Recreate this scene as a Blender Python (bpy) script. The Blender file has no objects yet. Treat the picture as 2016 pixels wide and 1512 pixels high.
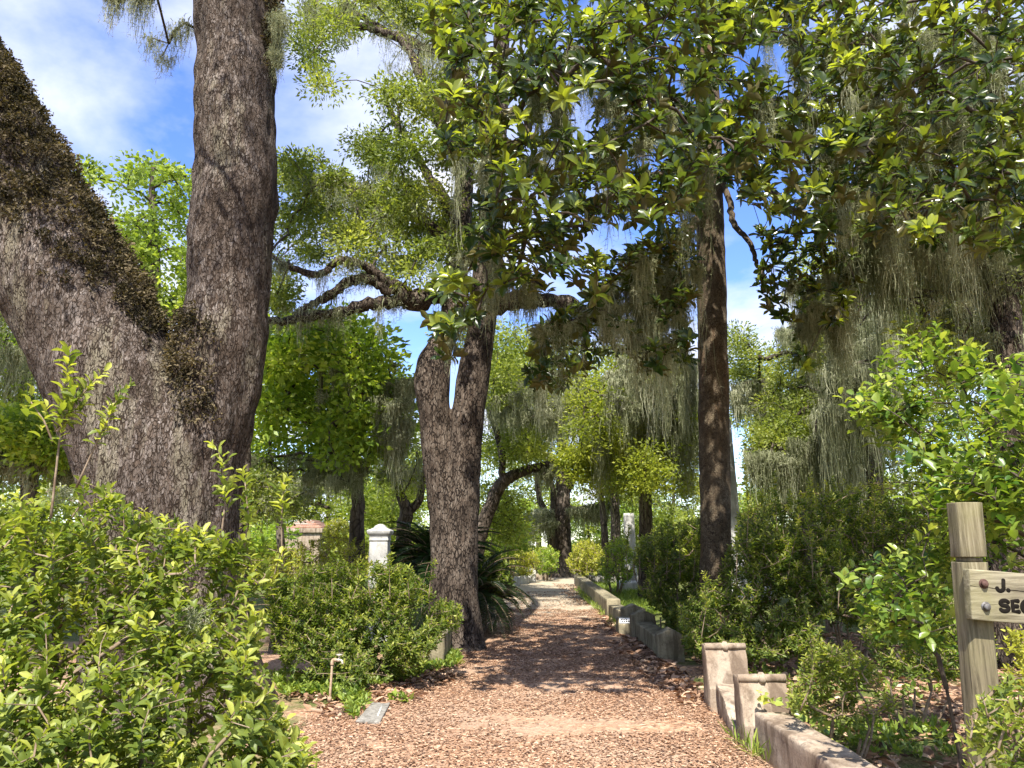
import bpy, math, random
import numpy as np
from mathutils import Vector, noise as mnoise

# ------------------------------------------------------------ camera, sky, sun, exposure
S = bpy.context.scene
COL = S.collection
W0, H0, F = 2016, 1512, 1456.0
CH, PITCH = 1.6, math.radians(12.36)
cd = bpy.data.cameras.new("camera"); cam = bpy.data.objects.new("camera", cd); COL.objects.link(cam)
cam.location = (0, 0, CH); cam.rotation_euler = (math.pi/2 + PITCH, 0, 0)
cd.sensor_width = 36; cd.lens = F/W0*36; cd.clip_start = .05; cd.clip_end = 2000
S.camera = cam
SUN_EL, SUN_AZ = math.radians(57), math.radians(186)      # behind the camera, high
w = bpy.data.worlds.new("World"); S.world = w; w.use_nodes = True
nt = w.node_tree; nt.nodes.clear()
def nd(t, ty, **k):
    n = t.nodes.new(ty)
    for a, b in k.items(): setattr(n, a, b)
    return n
sky = nd(nt, 'ShaderNodeTexSky', sky_type='NISHITA', sun_disc=False, sun_elevation=SUN_EL, sun_rotation=SUN_AZ,
         air_density=1.0, dust_density=.3, ozone_density=2.5)
tc = nd(nt, 'ShaderNodeTexCoord')
sep = nd(nt, 'ShaderNodeSeparateXYZ'); nt.links.new(tc.outputs['Generated'], sep.inputs[0])
addz = nd(nt, 'ShaderNodeMath', operation='ADD'); nt.links.new(sep.outputs['Z'], addz.inputs[0]); addz.inputs[1].default_value = .22
comb = nd(nt, 'ShaderNodeCombineXYZ')
for i, ax in enumerate('XY'):
    dv = nd(nt, 'ShaderNodeMath', operation='DIVIDE'); nt.links.new(sep.outputs[ax], dv.inputs[0]); nt.links.new(addz.outputs[0], dv.inputs[1])
    nt.links.new(dv.outputs[0], comb.inputs[i])
cmap = nd(nt, 'ShaderNodeMapping'); nt.links.new(comb.outputs[0], cmap.inputs[0]); cmap.inputs['Location'].default_value = (3.3, 1.15, 0)
cn = nd(nt, 'ShaderNodeTexNoise'); nt.links.new(cmap.outputs[0], cn.inputs['Vector'])
cn.inputs['Scale'].default_value = 1.5; cn.inputs['Detail'].default_value = 7; cn.inputs['Roughness'].default_value = .56; cn.inputs['Distortion'].default_value = .25
cr = nd(nt, 'ShaderNodeValToRGB'); nt.links.new(cn.outputs['Fac'], cr.inputs[0])
cr.color_ramp.elements[0].position = .40; cr.color_ramp.elements[1].position = .62
hsv = nd(nt, 'ShaderNodeHueSaturation'); hsv.inputs['Saturation'].default_value = 1.22; hsv.inputs['Value'].default_value = .82; hsv.inputs['Hue'].default_value = .518
nt.links.new(sky.outputs[0], hsv.inputs['Color'])
mx = nd(nt, 'ShaderNodeMix', data_type='RGBA'); nt.links.new(cr.outputs[0], mx.inputs['Factor'])
nt.links.new(hsv.outputs[0], mx.inputs['A']); mx.inputs['B'].default_value = (2.7, 2.8, 3.15, 1)
bg = nd(nt, 'ShaderNodeBackground'); nt.links.new(mx.outputs['Result'], bg.inputs[0]); bg.inputs[1].default_value = .15
wo = nd(nt, 'ShaderNodeOutputWorld'); nt.links.new(bg.outputs[0], wo.inputs[0])
sl = bpy.data.lights.new("sun", 'SUN'); sl.energy = 3.9; sl.angle = math.radians(.55); sl.color = (1, .95, .86)
so = bpy.data.objects.new("sun", sl); COL.objects.link(so)
SUND = Vector((math.sin(SUN_AZ)*math.cos(SUN_EL), math.cos(SUN_AZ)*math.cos(SUN_EL), math.sin(SUN_EL)))
so.rotation_euler = SUND.to_track_quat('Z', 'Y').to_euler(); so.location = (0, -10, 40)
S.view_settings.view_transform = 'Standard'; S.view_settings.look = 'None'
S.view_settings.exposure = 1.62; S.view_settings.gamma = 1
S.cycles.max_bounces = 10; S.cycles.diffuse_bounces = 6; S.cycles.glossy_bounces = 2; S.cycles.transmission_bounces = 8

# ------------------------------------------------------------ picture point -> world point
cp, sp = math.cos(PITCH), math.sin(PITCH)
def P(px, py, Y):
    px = np.asarray(px, float); py = np.asarray(py, float); Y = np.asarray(Y, float)
    sx = (px-W0/2)/F; sy = (H0/2-py)/F
    ry = cp - sy*sp; t = Y/ry
    return np.stack([sx*t, Y+0*sx, CH + (sp+sy*cp)*t], -1)
def G(px, py, z=0.):
    sx = (px-W0/2)/F; sy = (H0/2-py)/F
    t = (z-CH)/(sp+sy*cp)
    return np.array([sx*t, (cp-sy*sp)*t, z])
def base(px, Y):
    """foot on the ground below picture column px at distance Y"""
    return np.array([(px-W0/2)/F*(Y*cp-CH*sp), Y, 0.])
def GY(Y): return H0/2 - F*(-Y*sp-CH*cp)/(Y*cp-CH*sp)       # picture row of the ground at distance Y

def inpoly(pts, poly):
    x, y = pts[:, 0], pts[:, 1]; r = np.zeros(len(pts), bool); n = len(poly)
    for i in range(n):
        x1, y1 = poly[i]; x2, y2 = poly[(i+1) % n]
        if y1 == y2: continue
        c = ((y1 > y) != (y2 > y)) & (x < (x2-x1)*(y-y1)/(y2-y1)+x1)
        r ^= c
    return r
def guided(rng, poly, n, y0, y1, holes=(), zmin=.06, tilt=0., cl=None):
    """n points filling the volume between two distances seen through a picture outline; tilt: nearer towards the outline's bottom"""
    poly = np.array(poly, float); lo, hi = poly.min(0), poly.max(0); out = []; m = 0
    while m < n:
        q = lo + rng.random((n*3+30, 2))*(hi-lo)
        k = inpoly(q, poly)
        for h in holes: k &= ~inpoly(q, np.array(h, float))
        q = q[k]
        f = (q[:, 1]-lo[1])/(hi[1]-lo[1])
        Y = y0 + (y1-y0)*np.clip(rng.random(len(q))*(1-tilt) + tilt*(1-f), 0, 1)
        p = P(q[:, 0], q[:, 1], Y); p = p[p[:, 2] > zmin]
        if cl and len(p):                  # leave gaps between clumps
            k = np.array([mnoise.noise(Vector(a)*cl[0]+Vector((cl[2], 0, 0)))+.5*mnoise.noise(Vector(a)*cl[0]*2.1) for a in p]); p = p[k+rng.normal(0, .08, len(p)) > cl[1]]
        if len(p) == 0: break
        out.append(p); m += len(p)
    return np.concatenate(out)[:n]

# ------------------------------------------------------------ objects
def newmesh(name, V, Fq, mat=None, attr=None, smooth=False, loc=(0, 0, 0)):
    """Fq: list of (k x m) index arrays or python face lists"""
    V = np.asarray(V, float) - np.asarray(loc, float)
    me = bpy.data.meshes.new(name)
    if isinstance(Fq, np.ndarray): Fq = [Fq]
    if len(Fq) and isinstance(Fq[0], np.ndarray) and Fq[0].ndim == 2:
        loops = np.concatenate([f.ravel() for f in Fq]); tot = np.concatenate([np.full(len(f), f.shape[1]) for f in Fq])
    else:
        loops = np.array([i for f in Fq for i in f]); tot = np.array([len(f) for f in Fq])
    start = np.concatenate([[0], np.cumsum(tot)[:-1]]) if len(tot) else np.array([], int)
    me.vertices.add(len(V)); me.vertices.foreach_set('co', V.astype(np.float32).ravel())
    me.loops.add(len(loops)); me.loops.foreach_set('vertex_index', loops.astype(np.int32))
    me.polygons.add(len(tot)); me.polygons.foreach_set('loop_start', start.astype(np.int32)); me.polygons.foreach_set('loop_total', tot.astype(np.int32))
    if smooth: me.polygons.foreach_set('use_smooth', np.ones(len(tot), bool))
    me.update(calc_edges=True); me.validate()
    if attr is not None:
        a = me.attributes.new('tint', 'FLOAT', 'POINT'); a.data.foreach_set('value', np.asarray(attr, np.float32))
    if mat: me.materials.append(mat)
    return me
def link(name, me, parent=None, loc=(0, 0, 0), **props):
    o = bpy.data.objects.new(name, me); COL.objects.link(o)
    if parent is not None: o.parent = parent
    else: o.location = loc
    for k, v in props.items(): o[k] = v
    return o
def thing(name, label, cat, loc, group=None):
    o = bpy.data.objects.new(name, None); COL.objects.link(o); o.location = loc; o.empty_display_size = .2
    o['label'] = label; o['category'] = cat; o['kind'] = 'thing'
    if group: o['group'] = group
    return o
def part(name, V, Fq, mat, root, attr=None, smooth=False, **props):
    """V in world space; root an Empty (unrotated), or a part whose top is one"""
    r = root
    while r.parent: r = r.parent
    return link(name, newmesh(name, V, Fq, mat, attr, smooth, r.location), root, **props)
def single(name, label, cat, V, Fq, mat, loc, group=None, attr=None, smooth=False):
    o = link(name, newmesh(name, V, Fq, mat, attr, smooth, loc), None, loc, label=label, category=cat, kind='thing')
    if group: o['group'] = group
    return o
def cat(*sh):
    V, Fs, n = [], [], 0
    for v, f in sh:
        V.append(np.asarray(v, float)); Fs += [tuple(int(i)+n for i in q) for q in f]; n += len(v)
    return np.concatenate(V), Fs

# ------------------------------------------------------------ shapes
def unit(a): return a/np.maximum(np.linalg.norm(a, axis=-1, keepdims=True), 1e-9)
def frames(t):
    ref = np.tile(np.array([.31, .93, .19]), (len(t), 1)); k = np.abs((t*unit(ref)).sum(1)) > .95; ref[k] = [1, 0, 0]
    u = unit(np.cross(t, ref)); return u, np.cross(t, u)
def tube(pts, rad, sides=12, cap=True):
    pts = np.asarray(pts, float); rad = np.broadcast_to(np.asarray(rad, float), (len(pts),))
    t = unit(np.gradient(pts, axis=0)); u, v = frames(t)
    for i in range(1, len(pts)):           # keep the frames from twisting
        a = u[i-1] - t[i]*np.dot(u[i-1], t[i]); u[i] = a/np.linalg.norm(a); v[i] = np.cross(t[i], u[i])
    an = np.arange(sides)/sides*2*math.pi
    V = pts[:, None]+rad[:, None, None]*(np.cos(an)[None, :, None]*u[:, None]+np.sin(an)[None, :, None]*v[:, None])
    V = V.reshape(-1, 3); Fs = []
    for i in range(len(pts)-1):
        for j in range(sides):
            a, b = i*sides+j, i*sides+(j+1) % sides; Fs.append((a, b, b+sides, a+sides))
    if cap:
        Fs.append(tuple(range(sides))[::-1]); Fs.append(tuple(range((len(pts)-1)*sides, len(pts)*sides)))
    return V, Fs
def smooth_path(pts, n=10):
    """Catmull-Rom through the points (rows may carry a radius as a 4th number)"""
    p = np.asarray(pts, float); q = np.concatenate([[2*p[0]-p[1]], p, [2*p[-1]-p[-2]]]); out = []
    for i in range(len(p)-1):
        a, b, c, d = q[i:i+4]
        for t in np.linspace(0, 1, n, endpoint=False):
            out.append(.5*(2*b+(c-a)*t+(2*a-5*b+4*c-d)*t*t+(3*b-a-3*c+d)*t**3))
    out.append(p[-1]); return np.array(out)
def box(x0, x1, y0, y1, z0, z1):
    V = [(x, y, z) for z in (z0, z1) for x, y in ((x0, y0), (x1, y0), (x1, y1), (x0, y1))]
    return np.array(V, float), [(3, 2, 1, 0), (4, 5, 6, 7), (0, 1, 5, 4), (1, 2, 6, 5), (2, 3, 7, 6), (3, 0, 4, 7)]
def prism(prof, axis_len, origin, ux, uz, uy):
    """extrude a closed profile (list of (a, b)) by axis_len along uy; a along ux, b along uz"""
    o = np.asarray(origin, float); ux, uz, uy = map(lambda a: np.asarray(a, float), (ux, uz, uy))
    A = np.array([o+a*ux+b*uz for a, b in prof]); B = A+uy*axis_len; n = len(prof)
    Fs = [tuple(range(n)), tuple(range(2*n-1, n-1, -1))] + [(i, i+n, (i+1) % n+n, (i+1) % n) for i in range(n)]
    return np.concatenate([A, B]), Fs
def fixn(me):
    import bmesh
    bm = bmesh.new(); bm.from_mesh(me); bmesh.ops.recalc_face_normals(bm, faces=bm.faces[:]); bm.to_mesh(me); bm.free()
def solid(V, Fs, bev=.008, segs=2, noise_amp=0., subdiv=0, seed=0):
    """bevel the edges and weather the surface; returns world-space arrays"""
    import bmesh
    bm = bmesh.new(); vs = [bm.verts.new(v) for v in V]
    for f in Fs: bm.faces.new([vs[i] for i in f])
    bmesh.ops.recalc_face_normals(bm, faces=bm.faces[:])
    if bev: bmesh.ops.bevel(bm, geom=[e for e in bm.edges if e.calc_face_angle(0) > .3], offset=bev, segments=segs, affect='EDGES', profile=.6)
    if subdiv:
        for _ in range(subdiv):
            L = [e for e in bm.edges if e.calc_length() > .07]
            if L: bmesh.ops.subdivide_edges(bm, edges=L, cuts=1, use_grid_fill=True)
    bmesh.ops.triangulate(bm, faces=[f for f in bm.faces if len(f.verts) > 4])
    bm.normal_update()
    if noise_amp:
        for v in bm.verts:
            n = mnoise.noise(v.co*9+Vector((seed, 0, 0)))+.6*mnoise.noise(v.co*27)
            v.co += v.normal*n*noise_amp
    bm.verts.index_update()
    V = np.array([v.co[:] for v in bm.verts]); Fs = [tuple(v.index for v in f.verts) for f in bm.faces]; bm.free()
    return V, Fs

# leaf outlines: x along, y across (unit width), z fold or droop
L4 = (np.array([(0, 0, 0), (.45, -.5, .06), (1, 0, -.06), (.45, .5, .06)]), [(0, 1, 2, 3)])
L6 = (np.array([(0, 0, 0), (.3, -.5, .07), (.72, -.36, .03), (1, 0, -.1), (.72, .36, .03), (.3, .5, .07)]), [(0, 1, 2, 3), (0, 3, 4, 5)])
L8 = (np.array([(0, 0, 0), (.5, 0, .03), (1, 0, -.12), (.27, -.4, .1), (.66, -.5, .1), (.27, .4, .1), (.66, .5, .1), (.9, -.22, -.02), (.9, .22, -.02)]),
      [(0, 3, 4, 1), (1, 4, 7, 2), (0, 1, 6, 5), (1, 2, 8, 6)])
def leaves(pos, d, nrm, size, width, tint, tmpl):
    T, Fs = tmpl; d = unit(d); y = unit(np.cross(nrm, d)); z = np.cross(d, y)
    size = np.broadcast_to(np.asarray(size, float), (len(pos),))[:, None, None]
    V = pos[:, None]+size*(T[None, :, 0:1]*d[:, None]+width*T[None, :, 1:2]*y[:, None]+T[None, :, 2:3]*z[:, None])
    k = len(T); off = (np.arange(len(pos))*k)[:, None]
    groups = {}
    for f in Fs: groups.setdefault(len(f), []).append(f)
    FF = [np.concatenate([off+np.array(f)[None] for f in g]) for g in groups.values()]
    return V.reshape(-1, 3), FF, np.repeat(tint, k)
def cat_arr(items):
    V, FF, A, n = [], [], [], 0
    for v, f, a in items:
        V.append(v); FF += [q+n for q in f]; A.append(a); n += len(v)
    return np.concatenate(V), FF, np.concatenate(A)
def rdir(rng, n): return unit(rng.normal(size=(n, 3)))
def shoots(rng, tips, axes, m, L, size, width, pol=(75, 40), tmpl=L6, tipgain=.35, jit=.25, upb=0.):
    """m leaves spiralling along the last L metres of every shoot, opening less towards the tip"""
    n = len(tips); axes = unit(axes); u, v = frames(axes); ph0 = rng.random(n)*6.28; items = []
    Lr = L*(.7+.6*rng.random(n)); base_t = rng.normal(.42, .16, n)
    for j in range(m):
        t = (j+.5)/m; pol_j = np.radians(pol[0]+(pol[1]-pol[0])*t)+rng.normal(0, jit*.6, n)
        ph = ph0+j*2.4+rng.normal(0, jit, n)
        rad = np.cos(ph)[:, None]*u+np.sin(ph)[:, None]*v
        d = np.cos(pol_j)[:, None]*axes+np.sin(pol_j)[:, None]*rad
        nr = np.sin(pol_j)[:, None]*axes-np.cos(pol_j)[:, None]*rad
        nr = nr+np.array([0, 0, upb])+rng.normal(0, jit*.6, (n, 3)); d = d+rng.normal(0, jit*.35, (n, 3))
        p = tips-axes*(Lr*(1-t))[:, None]
        s = size*(.65+.55*rng.random(n))*(1 if t < .75 else .8)
        items.append(leaves(p, d, nr, s, width, np.clip(base_t+tipgain*(t-.5)+rng.normal(0, .1, n), 0, 1), tmpl))
    return cat_arr(items)
def pads(rng, ctr, m, rad, size, width, tmpl=L4, flat=.55, upb=.6):
    """m leaves scattered in a flattened clump round each centre"""
    n = len(ctr); N = n*m; c = np.repeat(ctr, m, 0); rr = np.repeat(rad*(.6+.7*rng.random(n)), m)
    o = rdir(rng, N)*(rng.random(N)**.5)[:, None]*rr[:, None]; o[:, 2] *= flat
    d = unit(o+rng.normal(0, .09, (N, 3))+rdir(rng, N)*.25); nr = rdir(rng, N)+np.array([0, 0, upb])
    t = np.clip(np.repeat(rng.normal(.45, .17, n), m)+rng.normal(0, .13, N), 0, 1)
    return leaves(c+o, d, nr, size*(.6+.8*rng.random(N)), width, t, tmpl)
def moss(rng, anchors, Lr, strands, spread, width, fuzz=0, fuzzlen=.05):
    """hanging strands: wavering ribbons with loose slivers along them"""
    n = len(anchors); N = n*strands; Lc = Lr[0]+(Lr[1]-Lr[0])*rng.random(n)**1.6
    r = rng.normal(0, spread, (N, 3)); r[:, 2] *= .35
    a = np.repeat(anchors, strands, 0)+r
    L = np.repeat(Lc, strands)*(.12+.88*rng.random(N)**1.25)*np.exp(-(np.linalg.norm(r[:, :2], axis=1)/(spread*1.8))**2)
    L = np.minimum(np.maximum(L, .08), np.maximum(a[:, 2]-.3, .1)); K = 5; ph = rng.random((N, 2))*6.28
    az = rng.random(N)*6.28; side = np.stack([np.cos(az), np.sin(az), 0*az], 1); V = np.zeros((N, K+1, 2, 3)); mid = np.zeros((N, K+1, 3))
    drift = rng.normal(0, .06, (N, 2))
    for k in range(K+1):
        f = k/K; c = a.copy(); c[:, 2] -= L*f
        c[:, :2] += drift*(L*f)[:, None]+.03*np.sin(ph+f*L[:, None]*7)*min(1, f*3)+rng.normal(0, .006, (N, 2))
        mid[:, k] = c; wd = width*(.6+.4*math.sin(f*9+1))*(1-f*.8)*(.5+np.repeat(rng.random(n), strands))
        V[:, k, 0] = c-side*wd[:, None]; V[:, k, 1] = c+side*wd[:, None]
    idx = np.arange(N*(K+1)*2).reshape(N, K+1, 2)
    Fq = np.concatenate([np.stack([idx[:, k, 0], idx[:, k, 1], idx[:, k+1, 1], idx[:, k+1, 0]], 1) for k in range(K)])
    tint = np.repeat(np.clip(np.repeat(rng.normal(.45, .27, n), strands)+rng.normal(0, .12, N), 0, 1), (K+1)*2)
    items = [(V.reshape(-1, 3), [Fq], tint)]
    if fuzz:
        M = N*fuzz; s = np.repeat(np.arange(N), fuzz); f = rng.random(M)*K*.97; k = f.astype(int); q = (f-k)[:, None]
        p = mid[s, k]*(1-q)+mid[s, k+1]*q; d = rdir(rng, M)+np.array([0, 0, -.5]); e = unit(np.cross(d, rdir(rng, M)))*(width*.45)
        d = unit(d)*(fuzzlen*(.5+rng.random(M)))[:, None]
        V2 = np.stack([p-e, p+e, p+d], 1).reshape(-1, 3)
        items.append((V2, [np.arange(M*3).reshape(M, 3)], np.clip(np.repeat(rng.normal(.55, .2, M), 3), 0, 1)))
    return cat_arr(items)
GROW = {}
def branch_parts(V, r, cap=40, M=None):
    """the largest branches as parts of their own, the remaining twigs as one"""
    sd = GROW['sides']; g = GROW['root']; E = V.reshape(-1, 2*sd, 3); ids, cn = np.unique(g, return_counts=True); ids = ids[np.argsort(-cn)]
    def put(name, mask, **k):
        if not mask.any(): return
        v = E[mask]; o = (np.arange(len(v))*2*sd)[:, None]
        f = np.concatenate([o+np.array([j, (j+1) % sd, sd+(j+1) % sd, sd+j])[None] for j in range(sd)]); part(name, v.reshape(-1, 3), f, M or M_TWIG, r, **k)
    for i in ids[:cap]: put('branch', g == i)
    put('twigs', np.isin(g, ids[cap:]), kind='stuff')
def grow(rng, skel, targets, step=.3, rtip=.005, rexp=.45, rmax=.12, zmin=.0, sag=.06, sides=5, up=.15):
    """branches from the given limb lines out to every target; returns tube arrays and the direction of each tip"""
    pts, par = [], []
    for line in skel:
        line = np.asarray(line, float)[:, :3]
        start = -1 if not pts else int(np.argmin(np.linalg.norm(np.array(pts)-line[0], axis=1)))
        for p in line: pts.append(p); par.append(start); start = len(pts)-1
    n0 = len(pts); cap = n0+len(targets)*40; X = np.zeros((cap, 3)); X[:n0] = pts
    par = np.concatenate([np.array(par), np.zeros(cap-n0, int)]); n = n0
    ban = np.zeros(cap); ban[:n0] = np.where(X[:n0, 2] < zmin, 1e6, 0)
    if ban[:n0].all(): ban[:] = 0
    d0 = np.array([np.min(np.linalg.norm(X[:n0]-t, axis=1)+ban[:n0]) for t in targets])
    tip = np.zeros(len(targets), int)
    for ti in np.argsort(d0):
        t = targets[ti]; dv = t-X[:n]; c = (dv**2).sum(1)+ban[:n]+np.maximum(-dv[:, 2], 0)*.2
        j = int(np.argmin(c)); d = math.sqrt((dv[j]**2).sum()); k = min(30, max(1, int(math.ceil(d/step))))
        perp = rng.normal(0, .12*d, 3)
        for i in range(1, k+1):
            f = i/k; X[n] = (1-f)*X[j]+f*t
            X[n] += perp*math.sin(math.pi*f)*.5+np.array([0, 0, up*d*math.sin(math.pi*f)*.5]); par[n] = pj if i > 1 else j
            pj = n; n += 1
        tip[ti] = n-1
    X, par = X[:n], par[:n]; cnt = np.zeros(n); cnt[tip] = 1
    for i in range(n-1, n0-1, -1): cnt[par[i]] += cnt[i]
    rad = np.minimum(rtip*np.maximum(cnt, 1)**rexp, rmax)
    e = np.arange(n0, n); pa = par[e]; T = np.zeros((n, 3)); T[e] = unit(X[e]-X[pa])
    best = np.full(n, -1); bc = np.zeros(n)
    for i in e:
        if cnt[i] > bc[par[i]]: bc[par[i]] = cnt[i]; best[par[i]] = i
    main = (best[pa] == e) & (pa >= n0)
    U, Vv = frames(T[e]); Up, Vp = np.zeros_like(U), np.zeros_like(U)
    ii = np.where(main, pa-n0, e-n0); Up, Vp = U[ii], Vv[ii]; r1 = np.where(main, rad[pa], rad[e])
    an = np.arange(sides)/sides*2*math.pi; ca, sa = np.cos(an)[None, :, None], np.sin(an)[None, :, None]
    A = X[pa][:, None]+r1[:, None, None]*(ca*Up[:, None]+sa*Vp[:, None]); B = X[e][:, None]+rad[e][:, None, None]*(ca*U[:, None]+sa*Vv[:, None])
    root = np.arange(n)
    for i in e:
        if par[i] >= n0: root[i] = root[par[i]]
    GROW['root'] = root[e]; GROW['sides'] = sides
    V = np.concatenate([A, B], 1).reshape(-1, 3); o = (np.arange(len(e))*2*sides)[:, None]
    Fq = np.concatenate([o+np.array([j, (j+1) % sides, sides+(j+1) % sides, sides+j])[None] for j in range(sides)])
    return V, Fq, T[tip]

# ------------------------------------------------------------ materials
def mat(name):
    m = bpy.data.materials.new(name); m.use_nodes = True; t = m.node_tree; t.nodes.clear()
    return m, t, nd(t, 'ShaderNodeOutputMaterial')
def lk(t, a, b): t.links.new(a, b)
def ramp(t, fac, stops):
    r = nd(t, 'ShaderNodeValToRGB'); e = r.color_ramp.elements
    while len(e) < len(stops): e.new(.5)
    for x, (p, c) in zip(e, stops): x.position = p; x.color = (*c, 1) if len(c) == 3 else c
    if fac is not None: lk(t, fac, r.inputs[0])
    return r.outputs[0]
def mixc(t, fac, a, b, mode='MIX'):
    m = nd(t, 'ShaderNodeMix', data_type='RGBA', blend_type=mode)
    for s, v in (('Factor', fac), ('A', a), ('B', b)):
        if isinstance(v, (int, float)): m.inputs[s].default_value = v
        elif isinstance(v, tuple): m.inputs[s].default_value = (*v, 1)
        else: lk(t, v, m.inputs[s])
    return m.outputs['Result']
def coords(t, scale=(1, 1, 1), kind='Object'):
    c = nd(t, 'ShaderNodeTexCoord'); m = nd(t, 'ShaderNodeMapping'); lk(t, c.outputs[kind], m.inputs[0]); m.inputs['Scale'].default_value = scale
    return m.outputs[0]
def tnoise(t, vec, scale, detail=5, rough=.55, dist=0.):
    n = nd(t, 'ShaderNodeTexNoise'); lk(t, vec, n.inputs['Vector']); n.inputs['Scale'].default_value = scale
    n.inputs['Detail'].default_value = detail; n.inputs['Roughness'].default_value = rough; n.inputs['Distortion'].default_value = dist
    return n.outputs['Fac']
def vor(t, vec, scale, feature='F1', out='Distance', rnd=1.):
    n = nd(t, 'ShaderNodeTexVoronoi', feature=feature); lk(t, vec, n.inputs['Vector']); n.inputs['Scale'].default_value = scale; n.inputs['Randomness'].default_value = rnd
    return n.outputs[out]
def bump(t, h, strength, dist, prev=None):
    b = nd(t, 'ShaderNodeBump'); lk(t, h, b.inputs['Height']); b.inputs['Strength'].default_value = strength; b.inputs['Distance'].default_value = dist
    if prev is not None: lk(t, prev, b.inputs['Normal'])
    return b.outputs[0]
def princ(t, out, col, rough=.85, normal=None, spec=.3, metal=0.):
    p = nd(t, 'ShaderNodeBsdfPrincipled')
    for s, v in (('Base Color', col), ('Roughness', rough)):
        if isinstance(v, tuple): p.inputs[s].default_value = (*v, 1)
        elif isinstance(v, (int, float)): p.inputs[s].default_value = v
        else: lk(t, v, p.inputs[s])
    p.inputs['Specular IOR Level'].default_value = spec; p.inputs['Metallic'].default_value = metal
    if normal is not None: lk(t, normal, p.inputs['Normal'])
    if out is not None: lk(t, p.outputs[0], out.inputs[0])
    return p
def leafmat(name, c0, c1, c2, trans=.4, rough=.45, spec=.35, back=None, tcol=(1.5, 1.5, .6)):
    m, t, o = mat(name); a = nd(t, 'ShaderNodeAttribute', attribute_name='tint')
    c = ramp(t, a.outputs['Fac'], [(.1, c0), (.5, c1), (.92, c2)])
    tr = mixc(t, 1., c, tcol, 'MULTIPLY')
    if back:
        g = nd(t, 'ShaderNodeNewGeometry'); c = mixc(t, g.outputs['Backfacing'], c, back)
    p = princ(t, None, c, rough, None, spec)
    tl = nd(t, 'ShaderNodeBsdfTranslucent'); lk(t, tr, tl.inputs[0])
    x = nd(t, 'ShaderNodeMixShader'); x.inputs[0].default_value = trans; lk(t, p.outputs[0], x.inputs[1]); lk(t, tl.outputs[0], x.inputs[2]); lk(t, x.outputs[0], o.inputs[0])
    return m
def barkmat(name, dark, mid, pale, cell=16., zs=.45, patch=1.3, lich=None, bs=.9, pale_amt=.5):
    m, t, o = mat(name); v = coords(t, (1, 1, zs)); v1 = coords(t)
    wob = nd(t, 'ShaderNodeVectorMath', operation='ADD'); nn = nd(t, 'ShaderNodeTexNoise'); lk(t, v, nn.inputs['Vector']); nn.inputs['Scale'].default_value = cell*.4
    sc = nd(t, 'ShaderNodeVectorMath', operation='SCALE'); lk(t, nn.outputs['Color'], sc.inputs[0]); sc.inputs['Scale'].default_value = .06
    lk(t, v, wob.inputs[0]); lk(t, sc.outputs[0], wob.inputs[1]); vv = wob.outputs[0]
    ed = vor(t, vv, cell, 'DISTANCE_TO_EDGE'); ed2 = vor(t, vv, cell*2.3, 'DISTANCE_TO_EDGE'); cellc = vor(t, vv, cell, 'F1', 'Color'); fine = tnoise(t, v, cell*2.2, 8, .75)
    big = tnoise(t, v1, patch, 6, .65, .5); med = tnoise(t, coords(t, (1, 1, .3)), cell*.3, 6, .7, .4)
    thin = nd(t, 'ShaderNodeMath', operation='MULTIPLY_ADD'); lk(t, tnoise(t, v, cell*.5, 5, .7), thin.inputs[0]); thin.inputs[1].default_value = .8; thin.inputs[2].default_value = -.36
    e2 = nd(t, 'ShaderNodeMath', operation='ADD'); lk(t, ed, e2.inputs[0]); lk(t, thin.outputs[0], e2.inputs[1])
    crack = ramp(t, e2.outputs[0], [(.02, (0, 0, 0)), (.17, (1, 1, 1))]); sub = ramp(t, ed2, [(0., (.35, .35, .35)), (.12, (1, 1, 1))])
    face = mixc(t, ramp(t, cellc, [(.15, (0, 0, 0)), (.9, (1, 1, 1))]), mid, pale)
    face = mixc(t, ramp(t, fine, [(.38, (0, 0, 0)), (.66, (1, 1, 1))]), mixc(t, .4, mid, dark), face)
    pm = mixc(t, pale_amt, ramp(t, big, [(.43, (0, 0, 0)), (.57, (1, 1, 1))]), ramp(t, med, [(.4, (0, 0, 0)), (.6, (1, 1, 1))]))
    face = mixc(t, pm, mixc(t, .72, mid, dark), face)
    if lich: face = mixc(t, ramp(t, tnoise(t, coords(t, (1, 1, .22)), 2.4, 7, .7), [(.53, (0, 0, 0)), (.66, (.75, .75, .75))]), face, mixc(t, fine, mid, lich))
    face = mixc(t, .5, face, sub, 'MULTIPLY')
    c = mixc(t, crack, dark, face)
    n = bump(t, crack, bs, .03); n = bump(t, sub, .5, .008, n); n = bump(t, fine, .8, .012, n); n = bump(t, med, .5, .03, n)
    princ(t, o, c, .92, n, .15); return m
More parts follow.
